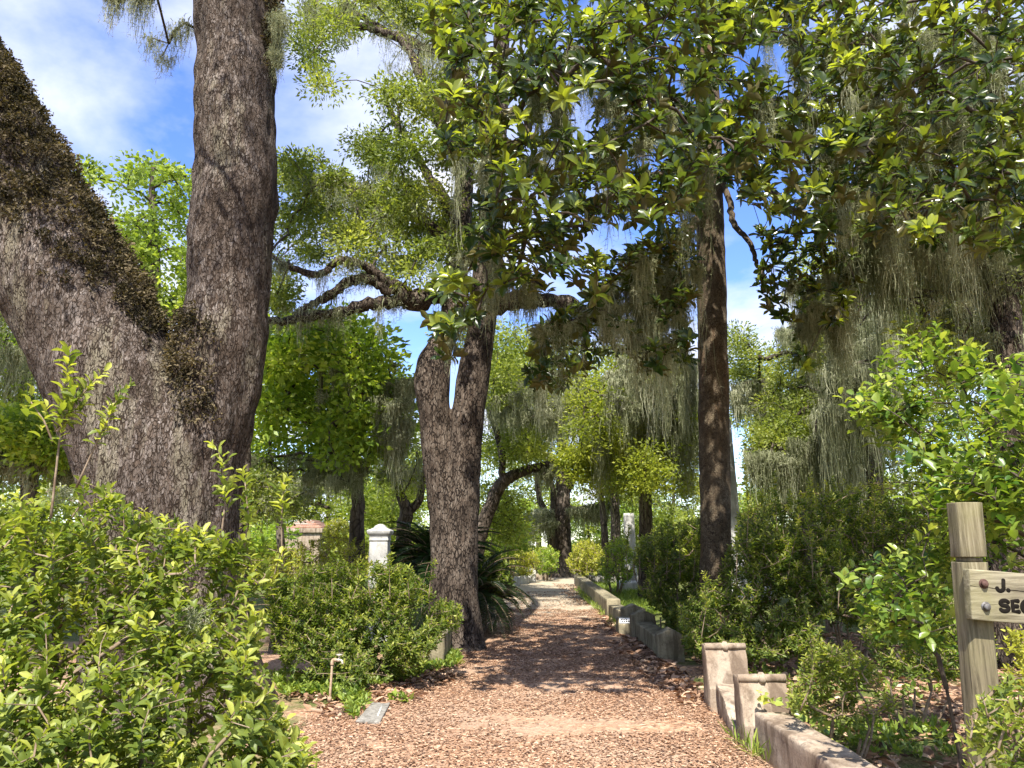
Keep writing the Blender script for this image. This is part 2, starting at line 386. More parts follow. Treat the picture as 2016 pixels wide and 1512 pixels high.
def stonemat(name, a, b, stain, moss_c=None, sc=3.):
    m, t, o = mat(name); v = coords(t)
    n1 = tnoise(t, v, sc, 7, .65); n2 = tnoise(t, coords(t, (1, 1, .3)), sc*2.2, 5, .6, .4); n3 = tnoise(t, v, 70, 4, .7)
    c = mixc(t, ramp(t, n1, [(.35, (0, 0, 0)), (.66, (1, 1, 1))]), a, b)
    c = mixc(t, ramp(t, n2, [(.44, (0, 0, 0)), (.64, (.9, .9, .9))]), c, stain); c = mixc(t, ramp(t, tnoise(t, coords(t), sc*4, 8, .75, .6), [(.5, (0, 0, 0)), (.62, (.6, .6, .6))]), c, stain)
    if moss_c: c = mixc(t, ramp(t, tnoise(t, v, sc*1.4, 6, .7), [(.55, (0, 0, 0)), (.68, (.7, .7, .7))]), c, moss_c)
    c = mixc(t, .35, c, ramp(t, n3, [(.3, (.25, .24, .22)), (.75, (1, 1, 1))]), 'MULTIPLY')
    n = bump(t, n3, .5, .006); n = bump(t, n1, .4, .02, n)
    princ(t, o, c, .9, n, .2); return m
def twigmat(name, a, b):
    m, t, o = mat(name); n = tnoise(t, coords(t), 22, 4); princ(t, o, ramp(t, n, [(.3, a), (.7, b)]), .85, bump(t, n, .4, .01), .2); return m
def mossmat(name, a, b, c):
    return leafmat(name, a, b, c, trans=.35, rough=.95, spec=.05, tcol=(1.2, 1.2, .9))

M_BARK1 = barkmat('weathered_oak_bark', (.032, .021, .014), (.14, .102, .076), (.47, .415, .375), 38, .36, .8, (.40, .38, .25))
M_BARK2 = barkmat('blocky_oak_bark', (.018, .013, .010), (.15, .11, .08), (.38, .32, .26), 28, .36, 1.4, None, 1.)
M_BARK3 = barkmat('magnolia_bark', (.05, .036, .024), (.175, .13, .082), (.36, .305, .21), 34, .8, 3.2, (.26, .12, .05), .5)
M_BARKF = barkmat('far_bark', (.035, .027, .02), (.16, .125, .10), (.32, .27, .22), 9, .35, .8)
M_TWIG = twigmat('dark_twigs', (.03, .022, .016), (.10, .08, .06))
M_TWIGP = twigmat('pale_twigs', (.12, .08, .05), (.26, .20, .14))
M_OAKL = leafmat('oak_leaves', (.08, .115, .022), (.20, .245, .05), (.38, .40, .10), .46)
M_AIRY = leafmat('airy_oak_leaves', (.12, .16, .025), (.27, .32, .06), (.44, .46, .11), .48)
M_MAG = leafmat('magnolia_leaves', (.030, .054, .012), (.072, .105, .02), (.30, .34, .04), .45, .27, .5, (.135, .112, .036))
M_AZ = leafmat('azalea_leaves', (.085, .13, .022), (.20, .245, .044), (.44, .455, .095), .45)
M_AZD = leafmat('dark_azalea_leaves', (.055, .095, .016), (.15, .20, .034), (.38, .40, .08), .46)  # bright end: young tips, and the sun on hedge tops put into colour
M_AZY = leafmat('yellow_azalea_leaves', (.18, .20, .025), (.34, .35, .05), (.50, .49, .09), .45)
M_BRIGHT = leafmat('bright_leaves', (.10, .17, .02), (.25, .35, .045), (.46, .50, .09), .48)
M_CAM = leafmat('camellia_leaves', (.055, .12, .02), (.19, .26, .04), (.44, .47, .11), .42, .34, .5)
M_SAGO = leafmat('sago_leaves', (.012, .03, .008), (.03, .065, .014), (.08, .14, .03), .15, .3, .5)
M_SPAN = mossmat('spanish_moss', (.105, .12, .055), (.27, .285, .165), (.48, .48, .335))
M_FERN = leafmat('dried_fern', (.022, .020, .011), (.085, .068, .038), (.21, .165, .095), .2, .8, .1)
M_DEAD = leafmat('fallen_leaf', (.09, .055, .04), (.33, .195, .118), (.60, .43, .30), .15, .7, .2, None, (1.2, .9, .6))
M_WEED = leafmat('weed_leaves', (.07, .13, .02), (.18, .25, .04), (.34, .40, .08), .4)
M_STONE = stonemat('weathered_coping', (.32, .24, .17), (.47, .395, .31), (.14, .10, .07))
M_STONE_D = stonemat('mossy_coping', (.27, .235, .15), (.40, .345, .23), (.11, .09, .055), (.13, .145, .06))
M_MARBLE = stonemat('pale_marble', (.52, .51, .48), (.66, .65, .61), (.34, .33, .30), None, 2.)
M_SLAB = stonemat('grey_slab', (.25, .235, .21), (.34, .32, .28), (.15, .14, .12), None, 9.)

# ------------------------------------------------------------ ground and path
def groundmat(name, far_sand):
    m, t, o = mat(name); v = coords(t)
    warp = nd(t, 'ShaderNodeTexNoise'); lk(t, v, warp.inputs['Vector']); warp.inputs['Scale'].default_value = 14
    sc = nd(t, 'ShaderNodeVectorMath', operation='SCALE'); lk(t, warp.outputs['Color'], sc.inputs[0]); sc.inputs['Scale'].default_value = .08
    ad = nd(t, 'ShaderNodeVectorMath', operation='ADD'); lk(t, v, ad.inputs[0]); lk(t, sc.outputs[0], ad.inputs[1])
    chip = vor(t, ad.outputs[0], 30, 'F1', 'Color'); dist = vor(t, ad.outputs[0], 30); big = tnoise(t, v, .9, 6, .65); fine = tnoise(t, v, 60, 5, .7)
    lit = ramp(t, chip, [(.1, (.12, .066, .043)), (.4, (.30, .17, .10)), (.7, (.43, .265, .165)), (.95, (.55, .395, .28))])
    dirt = ramp(t, fine, [(.3, (.24, .155, .105)), (.7, (.46, .335, .24))])
    c = mixc(t, ramp(t, big, [(.42, (.1, .1, .1)), (.62, (.8, .8, .8))]), lit, dirt)
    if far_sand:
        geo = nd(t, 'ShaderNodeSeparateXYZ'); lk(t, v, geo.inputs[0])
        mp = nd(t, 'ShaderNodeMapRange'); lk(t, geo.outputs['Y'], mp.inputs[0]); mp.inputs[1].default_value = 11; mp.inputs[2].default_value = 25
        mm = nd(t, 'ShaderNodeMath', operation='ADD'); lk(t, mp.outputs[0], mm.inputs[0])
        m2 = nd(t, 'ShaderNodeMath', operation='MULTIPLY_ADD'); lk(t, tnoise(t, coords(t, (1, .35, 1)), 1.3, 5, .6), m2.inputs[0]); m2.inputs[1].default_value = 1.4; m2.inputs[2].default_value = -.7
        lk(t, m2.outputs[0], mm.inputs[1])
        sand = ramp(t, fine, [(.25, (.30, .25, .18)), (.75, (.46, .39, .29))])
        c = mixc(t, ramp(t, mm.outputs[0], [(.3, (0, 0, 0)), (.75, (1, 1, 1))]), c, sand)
    else:
        g = mixc(t, ramp(t, fine, [(.3, (0, 0, 0)), (.7, (1, 1, 1))]), (.035, .06, .012), (.10, .135, .03))
        geo = nd(t, 'ShaderNodeSeparateXYZ'); lk(t, v, geo.inputs[0]); mp = nd(t, 'ShaderNodeMapRange'); lk(t, geo.outputs['Y'], mp.inputs[0]); mp.inputs[1].default_value = 12; mp.inputs[2].default_value = 24; mp.inputs[4].default_value = .5
        ga = nd(t, 'ShaderNodeMath', operation='ADD'); lk(t, tnoise(t, v, .45, 5, .6), ga.inputs[0]); lk(t, mp.outputs[0], ga.inputs[1])
        c = mixc(t, ramp(t, ga.outputs[0], [(.47, (0, 0, 0)), (.56, (.9, .9, .9))]), c, g)
    n = bump(t, dist, .8, .02); n = bump(t, fine, .5, .01, n)
    princ(t, o, c, .95, n, .1); return m
ss = np.sinh(np.linspace(-5.2, 5.2, 141)); ss = ss/ss.max()*600
XX, YY = np.meshgrid(ss, ss+10.); ZZ = np.zeros_like(XX)
for i in range(XX.shape[0]):
    for j in range(XX.shape[1]):
        x, y = XX[i, j], YY[i, j]
        off = min(1, max(0, abs(x-.6)-3.2)/2.5)
        ZZ[i, j] = -.03 + off*.05*mnoise.noise(Vector((x*.5, y*.5, 0)))
gi = np.arange(XX.size).reshape(XX.shape)
gq = np.stack([gi[:-1, :-1], gi[:-1, 1:], gi[1:, 1:], gi[1:, :-1]], -1).reshape(-1, 4)
link('ground', newmesh('ground', np.stack([XX, YY, ZZ], -1).reshape(-1, 3), gq, groundmat('ground_litter', False), smooth=True), kind='structure')
rows = [(1900, 420, 2100), (1512, 560, 1560), (1420, 600, 1440), (1340, 740, 1350), (1290, 880, 1300), (1250, 930, 1262), (1210, 950, 1213), (1180, 975, 1172),
        (1160, 1000, 1146), (1150, 1010, 1140), (1143, 1025, 1143), (1138, 1045, 1165), (1135, 1075, 1200), (1132.5, 1100, 1290)]
rw = smooth_path([(r[0], r[1], r[2], 0) for r in rows], 8); pv = []
for k, (py, l, r, _) in enumerate(rw):
    A, B = G(l, py), G(r, py)
    for c in range(13):
        f = c/12; p = A*(1-f)+B*f
        if c in (0, 12): p = p+np.array([.25*mnoise.noise(Vector((k*.37, c, 3))), 0, 0])
        p[2] = .004+.01*math.sin(f*math.pi)-(.03 if c in (0, 12) else 0); pv.append(p)
pi_ = np.arange(len(pv)).reshape(-1, 13)
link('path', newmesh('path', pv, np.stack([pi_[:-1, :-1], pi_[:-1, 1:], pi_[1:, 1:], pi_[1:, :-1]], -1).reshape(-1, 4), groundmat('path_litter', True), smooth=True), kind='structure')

rng = np.random.default_rng(7)
def flat_leaves(rng, p, size, tilt=.45, width=.45, tmpl=L6):
    p = p[np.array([mnoise.noise(Vector((a[0]*.9, a[1]*.9, 0)))+.6*mnoise.noise(Vector((a[0]*3, a[1]*3, 5))) for a in p])+rng.normal(0, .12, len(p)) > -.28]; n = len(p); a = rng.random(n)*6.28; d = np.stack([np.cos(a), np.sin(a), rng.normal(0, tilt*.5, n)], 1)
    nr = np.array([0, 0, 1.])+rng.normal(0, tilt, (n, 3))
    return leaves(p, d, nr, size*(.5+.9*rng.random(n)), width, np.clip(rng.normal(.45, .26, n), 0, 1), tmpl)
def scatter(poly, n, z=.012):
    poly = np.array(poly, float); lo, hi = poly.min(0), poly.max(0); out = np.zeros((0, 2))
    while len(out) < n:
        q = lo+rng.random((n*2, 2))*(hi-lo); out = np.concatenate([out, q[inpoly(q, poly)]])
    out = out[:n]; return np.concatenate([out, z+.012*rng.random((n, 1))], 1)
def gpoly(*pp): return [tuple(G(*p)[:2]) for p in pp]
lit = [flat_leaves(rng, scatter(gpoly((470, 1640), (560, 1440), (640, 1385), (850, 1320), (935, 1270), (1300, 1300), (1400, 1395), (1500, 1500), (1700, 1640)), 60000), .030, .22),
       flat_leaves(rng, scatter(gpoly((880, 1290), (960, 1200), (1190, 1200), (1300, 1300)), 24000), .040, .22),
       flat_leaves(rng, scatter(gpoly((975, 1165), (1150, 1165), (1200, 1205), (940, 1205)), 4200), .05, .22),
       flat_leaves(rng, scatter(gpoly((1085, 1148), (1135, 1152), (1190, 1205), (1140, 1190)), 1500), .06, .3),
       flat_leaves(rng, scatter(gpoly((1180, 1205), (1250, 1240), (1310, 1300), (1420, 1390), (1350, 1390), (1240, 1310)), 2600), .11, .55),
       flat_leaves(rng, scatter(gpoly((560, 1360), (700, 1330), (900, 1300), (900, 1330), (820, 1380), (640, 1420)), 2200), .10, .5),
       flat_leaves(rng, scatter(gpoly((1320, 1260), (2100, 1230), (2500, 1500), (1760, 1560), (1480, 1400)), 9000), .10, .5)]
V, FF, A = cat_arr(lit)
link('fallen_leaves', newmesh('fallen_leaves', V, FF, M_DEAD, A), kind='stuff')
def ground_tufts(name, polys, m, size, width, M, tall=.05):
    it = []
    for poly, n in polys:
        p = scatter(poly, n); k = len(p); q = np.repeat(p, m, 0)
        d = rdir(rng, k*m); d[:, 2] = np.abs(d[:, 2])*.9+.25; q = q+rng.normal(0, tall*.4, q.shape)*[1, 1, 0]
        q[:, 2] += tall*rng.random(len(q)); nr = np.array([0, 0, 1.])+rng.normal(0, .4, q.shape)
        it.append(leaves(q, d, nr, size*(.5+rng.random(len(q))), width, np.clip(rng.normal(.5, .2, len(q)), 0, 1), L4))
    V, FF, A = cat_arr(it); link(name, newmesh(name, V, FF, M, A), kind='stuff')
ground_tufts('ground_cover', [(gpoly((520, 1330), (640, 1340), (840, 1310), (900, 1285), (905, 1315), (780, 1345), (700, 1370), (560, 1375)), 500),
    (gpoly((665, 1375), (730, 1375), (700, 1425), (688, 1415)), 50), (gpoly((640, 1350), (700, 1350), (720, 1375), (650, 1385)), 90), (gpoly((770, 1378), (800, 1378), (800, 1390), (770, 1390)), 9),
    (gpoly((940, 1185), (1000, 1160), (1010, 1170), (950, 1215)), 160), (gpoly((1010, 1146), (1060, 1136), (1065, 1140), (1020, 1150)), 150),
    (gpoly((1340, 1290), (1480, 1290), (1650, 1320), (1900, 1330), (1800, 1400), (1620, 1400)), 150), (gpoly((1620, 1440), (1850, 1430), (1900, 1500), (1700, 1500)), 90)], 7, .07, .42, M_WEED)
ground_tufts('grass', [(gpoly((1150, 1150), (1240, 1150), (1330, 1210), (1240, 1215)), 2600), (gpoly((1130, 1165), (1145, 1160), (1240, 1250), (1225, 1252)), 160),
    (gpoly((1440, 1465), (1455, 1458), (1520, 1508), (1505, 1512)), 10)], 6, .16, .09, M_WEED, .02)

# ------------------------------------------------------------ trees
def limb(rows, n=7):
    r = np.array(rows, float); p = P(r[:, 0], r[:, 1], r[:, 2])
    sy = (H0/2-r[:, 1])/F; rad = r[:, 3]*(r[:, 2]/(cp-sy*sp))/F
    return smooth_path(np.concatenate([p, rad[:, None]], 1), n)
def union(tubes, voxel, amp, freq, seed=0, iters=4, flute=0.):
    V, Fs = cat(*tubes); me = newmesh('tmp', V, Fs); o = bpy.data.objects.new('tmp', me); COL.objects.link(o)
    md = o.modifiers.new('r', 'REMESH'); md.mode = 'VOXEL'; md.voxel_size = voxel
    ms = o.modifiers.new('s', 'SMOOTH'); ms.iterations = iters; ms.factor = .5
    ev = o.evaluated_get(bpy.context.evaluated_depsgraph_get()); m2 = bpy.data.meshes.new_from_object(ev)
    n = len(m2.vertices); V = np.zeros(n*3); N = np.zeros(n*3); m2.vertices.foreach_get('co', V); m2.vertices.foreach_get('normal', N)
    V = V.reshape(-1, 3); N = N.reshape(-1, 3); fq = [tuple(p.vertices) for p in m2.polygons]
    d = np.array([mnoise.noise(Vector(v)*freq+Vector((seed, 0, 0)))+.5*mnoise.noise(Vector(v)*freq*2.3)+.6*mnoise.noise(Vector((v[0]*9, v[1]*9, v[2]*2.5))) for v in V])
    V = V+N*(d*amp)[:, None]
    bpy.data.objects.remove(o); bpy.data.meshes.remove(me); bpy.data.meshes.remove(m2)
    return V, fq, N
def tree(name, label, catg, loc, trunk, skel, bark, targets, leafp, mossp=None, group=None, seed=1, gr=None, smooth=True, limbs=(), twig=None):
    """trunk: (V, F); skel: limb lines that twigs may leave from; leafp: list of leaf arrays; mossp: moss arrays"""
    r = thing(name, label, catg, loc, group)
    part('trunk', trunk[0], trunk[1], bark, r, smooth=smooth)
    for L in limbs: part('limb', *tube(L[:, :3], L[:, 3], 12), bark, r, smooth=True)
    return r
def dens(line, step=.3):
    out = [line[0]]
    for a, b in zip(line[:-1], line[1:]):
        k = max(1, int(np.linalg.norm(b-a)/step)); out += [a+(b-a)*i/k for i in range(1, k+1)]
    return np.array(out)
def rough(p, amt, rng): return p+rng.normal(0, amt, p.shape)

# --- the big forked oak
rng = np.random.default_rng(11)
Y1 = 8.3
f1 = GY(Y1)
right = limb([(335, f1+40, Y1, 215), (335, f1-60, Y1, 165), (335, 1180, Y1, 138), (342, 1040, Y1, 124), (375, 900, Y1, 100), (420, 760, Y1, 88), (448, 600, Y1, 80), (461, 430, Y1, 77), (464, 200, Y1, 75), (458, -60, Y1, 71), (445, -420, Y1+.2, 62), (430, -800, Y1+.3, 40)])
left = limb([(330, f1+40, Y1, 200), (330, f1-80, Y1, 160), (326, 1150, Y1, 138), (312, 1000, Y1, 132), (283, 870, Y1, 128), (215, 720, Y1, 124), (130, 560, Y1, 120), (50, 420, Y1, 116), (-40, 260, Y1, 110), (-140, 70, Y1-.1, 100), (-300, -200, Y1-.4, 85), (-500, -500, Y1-.6, 50)])
V, fq, N = union([tube(right[:, :3], right[:, 3], 28), tube(left[:, :3], left[:, 3], 28)], .04, .05, 1.5, 3, 4)
r = thing('live_oak', 'huge forked oak trunk with a fern-covered left limb, behind the sunlit foreground bush', 'tree', base(335, Y1))
part('trunk', V, fq, M_BARK1, r, smooth=True)
oak1_V, oak1_N = V, N
# dried fern along the upper side of the left limb and in the fork
q = P(*np.array([(0, 40), (345, 655)]).T, Y1)
u = V[:, 0]/(V[:, 1]*cp+(V[:, 2]-CH)*sp)*F+W0/2; vv = H0/2-(-V[:, 1]*sp+(V[:, 2]-CH)*cp)/(V[:, 1]*cp+(V[:, 2]-CH)*sp)*F
upr = N @ unit(np.array([.72, -.12, .62]))
side = np.array([mnoise.noise(Vector(v)*1.7) for v in V])
lx = np.interp(vv, [-400, 50, 420, 655, 800], [-300, -40, 110, 300, 380])
edge = np.interp(u, [-300, -60, 60, 120, 200, 290, 380], [330, 400, 440, 490, 590, 660, 720])+80*side+np.array([60*mnoise.noise(Vector(v)*6) for v in V])
ok = ((vv < edge) & (u < 370-30*side) & (upr > -.25) & (N[:, 1] < .6)) | ((np.abs(u-372-(vv-650)*.15) < 40+40*side) & (vv > 610) & (vv < 830) & (N[:, 1] < .1))
ok &= ~((u > 330) & (vv < 600))
ok |= (np.abs(u-535) < 22) & (vv < 130) & (vv > -200) & (N[:, 0] > .5)
ids = np.where(ok)[0]; dn = np.array([mnoise.noise(Vector(v)*5)+.7*mnoise.noise(Vector(v)*13) for v in V[ids]]); pr = np.clip(.55+1.1*dn, .04, 1.6); ids = rng.choice(ids, 62000, p=pr/pr.sum()); n = len(ids)
d = N[ids]+rdir(rng, n)*.9+np.array([0, 0, -.2]); th = np.array([.5+mnoise.noise(Vector(v)*4) for v in V[ids]]); p = V[ids]+rng.normal(0, .02, (n, 3))+N[ids]*(.14*rng.random(n)*np.clip(th, .15, 1.2))[:, None]
vv1 = leaves(p, d, N[ids]+rdir(rng, n)*.8, .045*(.4+rng.random(n)), .45, np.clip(th*.5+rng.normal(.15, .22, n), 0, 1), L6)
part('fern_cover', vv1[0], vv1[1], M_FERN, r, vv1[2])
tg = np.concatenate([guided(rng, [(-900, -1500), (500, -1500), (460, -500), (400, -300), (-900, -240)], 150, 4.5, 12), guided(rng, [(-600, -200), (-150, -160), (-250, 200), (-700, 200)], 60, 6, 11)])
V, Fq, T = grow(rng, [dens(right[30:]), dens(left[30:])], tg, .5, .012, .45, .2)
branch_parts(V, r)
a = pads(rng, tg, 90, .75, .11, .42, L4); part('foliage', *a[:2], M_OAKL, r, a[2])
# small hanging branch left of the stem and moss at the top of the picture
tw = np.concatenate([P(*np.array([(300, 75), (320, 110), (345, 60), (365, 45), (560, 40), (545, 20)]).T, Y1), P(*np.array([(240, -40), (225, -25), (282, -30), (268, -45), (300, -35)]).T, 7.2)])
V, Fq, T = grow(rng, [dens(right[34:60])], tw, .25, .008, .4, .05)
part('hanging_twig', V, Fq, M_TWIG, r)
m1 = moss(rng, tw[:6], (.35, .8), 60, .07, .005, 14, .05); m2 = moss(rng, tw[6:], (.6, 1.0), 170, .05, .006, 14, .045)
m3 = moss(rng, guided(rng, [(535, 20), (550, 20), (552, 120), (540, 140)], 9, Y1-.3, Y1), (.4, .9), 60, .05, .005, 14, .05)
m4 = moss(rng, tg[rng.choice(len(tg), 150)], (.5, 1.5), 25, .12, .012, 4, .08)
a = cat_arr([m1, m2, m3, m4]); part('hanging_moss', *a[:2], M_SPAN, r, a[2])

# --- twin-stemmed oak by the path
rng = np.random.default_rng(12)
Y2 = 12.4; f2 = GY(Y2)
sL = limb([(895, f2+30, Y2, 78), (893, f2-15, Y2, 58), (892, 1150, Y2, 45), (877, 1000, Y2, 33), (860, 890, Y2, 31), (856, 830, Y2, 30), (851, 735, Y2, 35), (866, 685, Y2+.1, 27), (888, 630, Y2+.2, 22), (905, 480, Y2+.4, 20), (915, 330, Y2+.7, 18), (900, 160, Y2+1, 15), (880, 20, Y2+1.3, 12)])
sR = limb([(896, f2+30, Y2, 78), (896, f2-15, Y2, 60), (896, 1150, Y2, 45), (907, 1000, Y2, 36), (918, 850, Y2, 33), (932, 740, Y2, 32), (946, 660, Y2, 28), (952, 580, Y2, 28), (962, 480, Y2+.1, 25), (975, 330, Y2+.3, 21), (985, 150, Y2+.6, 17), (985, -50, Y2+1, 13), (960, -300, Y2+1.5, 9)])
V, fq, N = union([tube(sL[:, :3], sL[:, 3], 22), tube(sR[:, :3], sR[:, 3], 22)], .022, .02, 2.2, 9, 3)
r = thing('live_oak', 'tall twin-stemmed oak with dark blocky bark standing at the left edge of the path', 'tree', base(896, Y2))
part('trunk', V, fq, M_BARK2, r, smooth=True)
lb = [limb([(905, 545, Y2+.2, 24), (862, 573, Y2, 21), (815, 592, Y2-.3, 21), (770, 560, Y2-.5, 13), (715, 522, Y2-.7, 9), (670, 513, Y2-.8, 8), (625, 540, Y2-.9, 7), (570, 525, Y2-1, 6), (530, 500, Y2-1.1, 4)]),
      limb([(812, 590, Y2-.3, 17), (785, 592, Y2-.4, 15), (735, 598, Y2-.5, 12), (680, 612, Y2-.6, 11), (600, 626, Y2-.8, 9), (520, 632, Y2-1, 8), (430, 620, Y2-1.2, 6)]),
      limb([(770, 578, Y2-.5, 11), (730, 550, Y2-.6, 10), (690, 553, Y2-.6, 9), (650, 582, Y2-.7, 9), (610, 602, Y2-.8, 7), (580, 620, Y2-.8, 7)]),
      limb([(950, 605, Y2, 24), (1010, 592, Y2-.2, 19), (1070, 590, Y2-.4, 16), (1130, 602, Y2-.6, 14), (1200, 640, Y2-.8, 10), (1250, 660, Y2-1, 6)]),
      limb([(915, 320, Y2+.7, 14), (860, 230, Y2+.9, 11), (800, 90, Y2+1.4, 9), (740, 60, Y2+1.6, 8), (680, 45, Y2+1.8, 6), (620, 10, Y2+2, 4)]),
      limb([(975, 330, Y2+.3, 14), (900, 120, Y2+1.5, 11), (830, 92, Y2+1.7, 10), (760, 60, Y2+1.9, 7), (690, 20, Y2+2.1, 5)]),
      limb([(905, 440, Y2+.5, 12), (840, 340, Y2+1, 9), (790, 260, Y2+1.3, 7), (760, 200, Y2+1.5, 5)]),
      limb([(905, 500, Y2+.4, 12), (830, 430, Y2+.8, 9), (740, 390, Y2+1, 7), (640, 350, Y2+1.2, 5), (580, 340, Y2+1.3, 3)])]
for L in lb: part('limb', *tube(rough(L[:, :3], .012, rng), L[:, 3]*(1+.12*rng.normal(size=len(L))), 10), M_BARK2, r, smooth=True)
crown = [([(545, 330), (600, 300), (690, 330), (700, 400), (660, 470), (600, 500), (545, 470)], 34), ([(690, 265), (740, 255), (800, 300), (790, 350), (720, 320)], 14),
         ([(745, 190), (790, 140), (860, 130), (940, 130), (950, 330), (880, 330), (800, 280), (760, 220)], 40), ([(640, 390), (760, 360), (900, 370), (960, 450), (900, 520), (800, 480), (690, 500)], 60),
         ([(560, 30), (640, 0), (760, -30), (900, -30), (900, 60), (760, 50), (680, 80), (600, 110)], 38), ([(590, 120), (640, 90), (670, 150), (650, 200)], 5), ([(540, 480), (640, 500), (560, 620), (530, 600)], 12), ([(640, 480), (860, 470), (880, 540), (700, 560)], 14),
         ([(300, -400), (1000, -500), (1000, -40), (560, -60)], 60)]
tg = np.concatenate([guided(rng, p, n, Y2-1, Y2+4.5) for p, n in crown])
mo = np.concatenate([guided(rng, p, n, Y2-.6, Y2+2.5) for p, n in [([(560, 0), (960, -10), (960, 100), (700, 70)], 60), ([(700, 60), (900, 90), (880, 200), (840, 200)], 14), ([(620, 330), (700, 340), (800, 290), (850, 300), (700, 480)], 18)]])
mo2 = np.concatenate([l[rng.choice(len(l), k)][:, :3] for l, k in zip(lb, (16, 14, 8, 26, 8, 8, 6, 6))])
V, Fq, T = grow(rng, [dens(sL[55:, :3]), dens(sR[50:, :3])]+[dens(l[:, :3]) for l in lb], np.concatenate([tg, mo]), .35, .009, .42, .06, up=.3)
branch_parts(V, r)
a = pads(rng, tg, 330, .44, .085, .4, L4, .6); part('foliage', *a[:2], M_OAKL, r, a[2])
a = cat_arr([moss(rng, mo, (.3, 1.5), 34, .10, .008, 8, .07), moss(rng, mo2, (.25, 1.0), 34, .09, .008, 8, .07), moss(rng, tg[rng.choice(len(tg), 70)], (.3, 1.1), 26, .12, .009, 6, .07)])
part('hanging_moss', *a[:2], M_SPAN, r, a[2])

# --- magnolia overhanging the path
rng = np.random.default_rng(13)
Y3 = 12.6; f3 = GY(Y3)
tr = limb([(1408, f3+20, Y3, 40), (1408, f3-40, Y3, 33), (1409, 1050, Y3, 30), (1406, 860, Y3, 30), (1403, 660, Y3, 29), (1398, 450, Y3, 27), (1395, 250, Y3, 24), (1390, 50, Y3, 21), (1390, -250, Y3, 16), (1390, -600, Y3, 9)])
r = thing('magnolia_tree', 'straight slim magnolia trunk right of the path with glossy leaves spreading overhead', 'tree', base(1408, Y3))
V, fq, N = union([tube(tr[:, :3], tr[:, 3], 24)], .03, .012, 3, 5, 3); part('trunk', V, fq, M_BARK3, r, smooth=True)
lb = [limb([(1400, 345, Y3, 12), (1450, 335, Y3-.4, 10), (1500, 360, Y3-.9, 9), (1560, 415, Y3-1.4, 8), (1640, 432, Y3-1.9, 7), (1750, 428, Y3-2.5, 5), (1850, 400, Y3-3, 4)]),
      limb([(1415, 350, Y3, 7), (1432, 385, Y3-.3, 6), (1445, 440, Y3-.6, 6), (1478, 480, Y3-.9, 5), (1490, 520, Y3-1, 4)]),
      limb([(1395, 240, Y3, 11), (1330, 200, Y3-1, 9), (1230, 170, Y3-2.5, 8), (1130, 150, Y3-4, 7), (1020, 160, Y3-5, 5)]),
      limb([(1395, 300, Y3, 11), (1330, 330, Y3-1, 9), (1200, 380, Y3-2.2, 8), (1080, 440, Y3-3.2, 6), (980, 500, Y3-4, 5)]),
      limb([(1395, 400, Y3, 10), (1340, 480, Y3-.8, 8), (1290, 560, Y3-1.6, 7), (1220, 610, Y3-2.4, 6), (1120, 640, Y3-3, 4)]),
      limb([(1392, 130, Y3, 11), (1480, 60, Y3-1, 10), (1600, 20, Y3-2.5, 8), (1750, -30, Y3-4, 7), (1900, -40, Y3-5, 5)]),
      limb([(1395, 200, Y3, 11), (1480, 215, Y3-1, 9), (1620, 230, Y3-2.4, 8), (1800, 220, Y3-3.6, 6), (1960, 180, Y3-4.6, 4)]),
      limb([(1390, 20, Y3, 10), (1300, -60, Y3-1.5, 9), (1150, -120, Y3-3.5, 7), (1020, -150, Y3-5, 5)])]
for L in lb: part('limb', *tube(rough(L[:, :3], .01, rng), L[:, 3], 8), M_BARK3, r, smooth=True)
hol = [[(1470, 80), (1560, 85), (1565, 140), (1480, 130)], [(1175, 430), (1235, 425), (1235, 500), (1190, 500)], [(1430, 380), (1490, 430), (1500, 640), (1430, 640)], [(1110, 190), (1180, 180), (1170, 280), (1120, 270)], [(1440, 90), (1475, 90), (1475, 140), (1440, 140)], [(985, 250), (1040, 240), (1030, 290)], [(1540, 150), (1580, 150), (1575, 190), (1545, 190)]]
areas = [([(900, -60), (830, 40), (900, 140), (880, 210), (865, 310), (905, 330), (960, 420), (1100, 460), (1250, 440), (1400, 400), (1420, -60)], 900, 5.8, 11.2),
         ([(1420, -60), (1420, 300), (1480, 400), (1700, 470), (1900, 480), (2060, 520), (2060, -60)], 1150, 6.4, 11.8), ([(1385, -40), (1510, -40), (1505, 400), (1440, 360), (1385, 330)], 120, 6.5, 12),
         ([(935, 400), (1150, 440), (1180, 520), (1180, 590), (1000, 560), (955, 580), (940, 650), (835, 640), (850, 560), (930, 480)], 110, 6.6, 9),
         ([(1060, 640), (1150, 590), (1200, 500), (1250, 470), (1350, 420), (1372, 500), (1370, 700), (1330, 740), (1180, 700), (1100, 770), (1030, 760)], 210, 8.2, 11.5),
         ([(1480, 450), (1600, 430), (1700, 480), (1690, 590), (1650, 640), (1590, 620), (1600, 730), (1560, 740), (1570, 640), (1470, 620), (1500, 580)], 115, 9, 11.8),
         ([(860, 650), (910, 620), (900, 720), (830, 740)], 7, 8.5, 10),
         ([(800, -900), (2600, -900), (2300, -60), (860, -60)], 110, 5.2, 12), ([(2050, -60), (2500, -60), (2400, 500), (2060, 500)], 50, 6.5, 11)]
tg = np.concatenate([guided(rng, p, n, a, b, hol) for p, n, a, b in areas])
V, Fq, T = grow(rng, [dens(tr[34:, :3])]+[dens(l[:, :3]) for l in lb], tg, .3, .0045, .42, .06)
branch_parts(V, r)
ax = unit(T*.6+np.array([0, -.25, .65])+rng.normal(0, .3, T.shape))
a = shoots(rng, tg, ax, 10, .08, .175, .42, (88, 34), L8, .5, .3, .1)
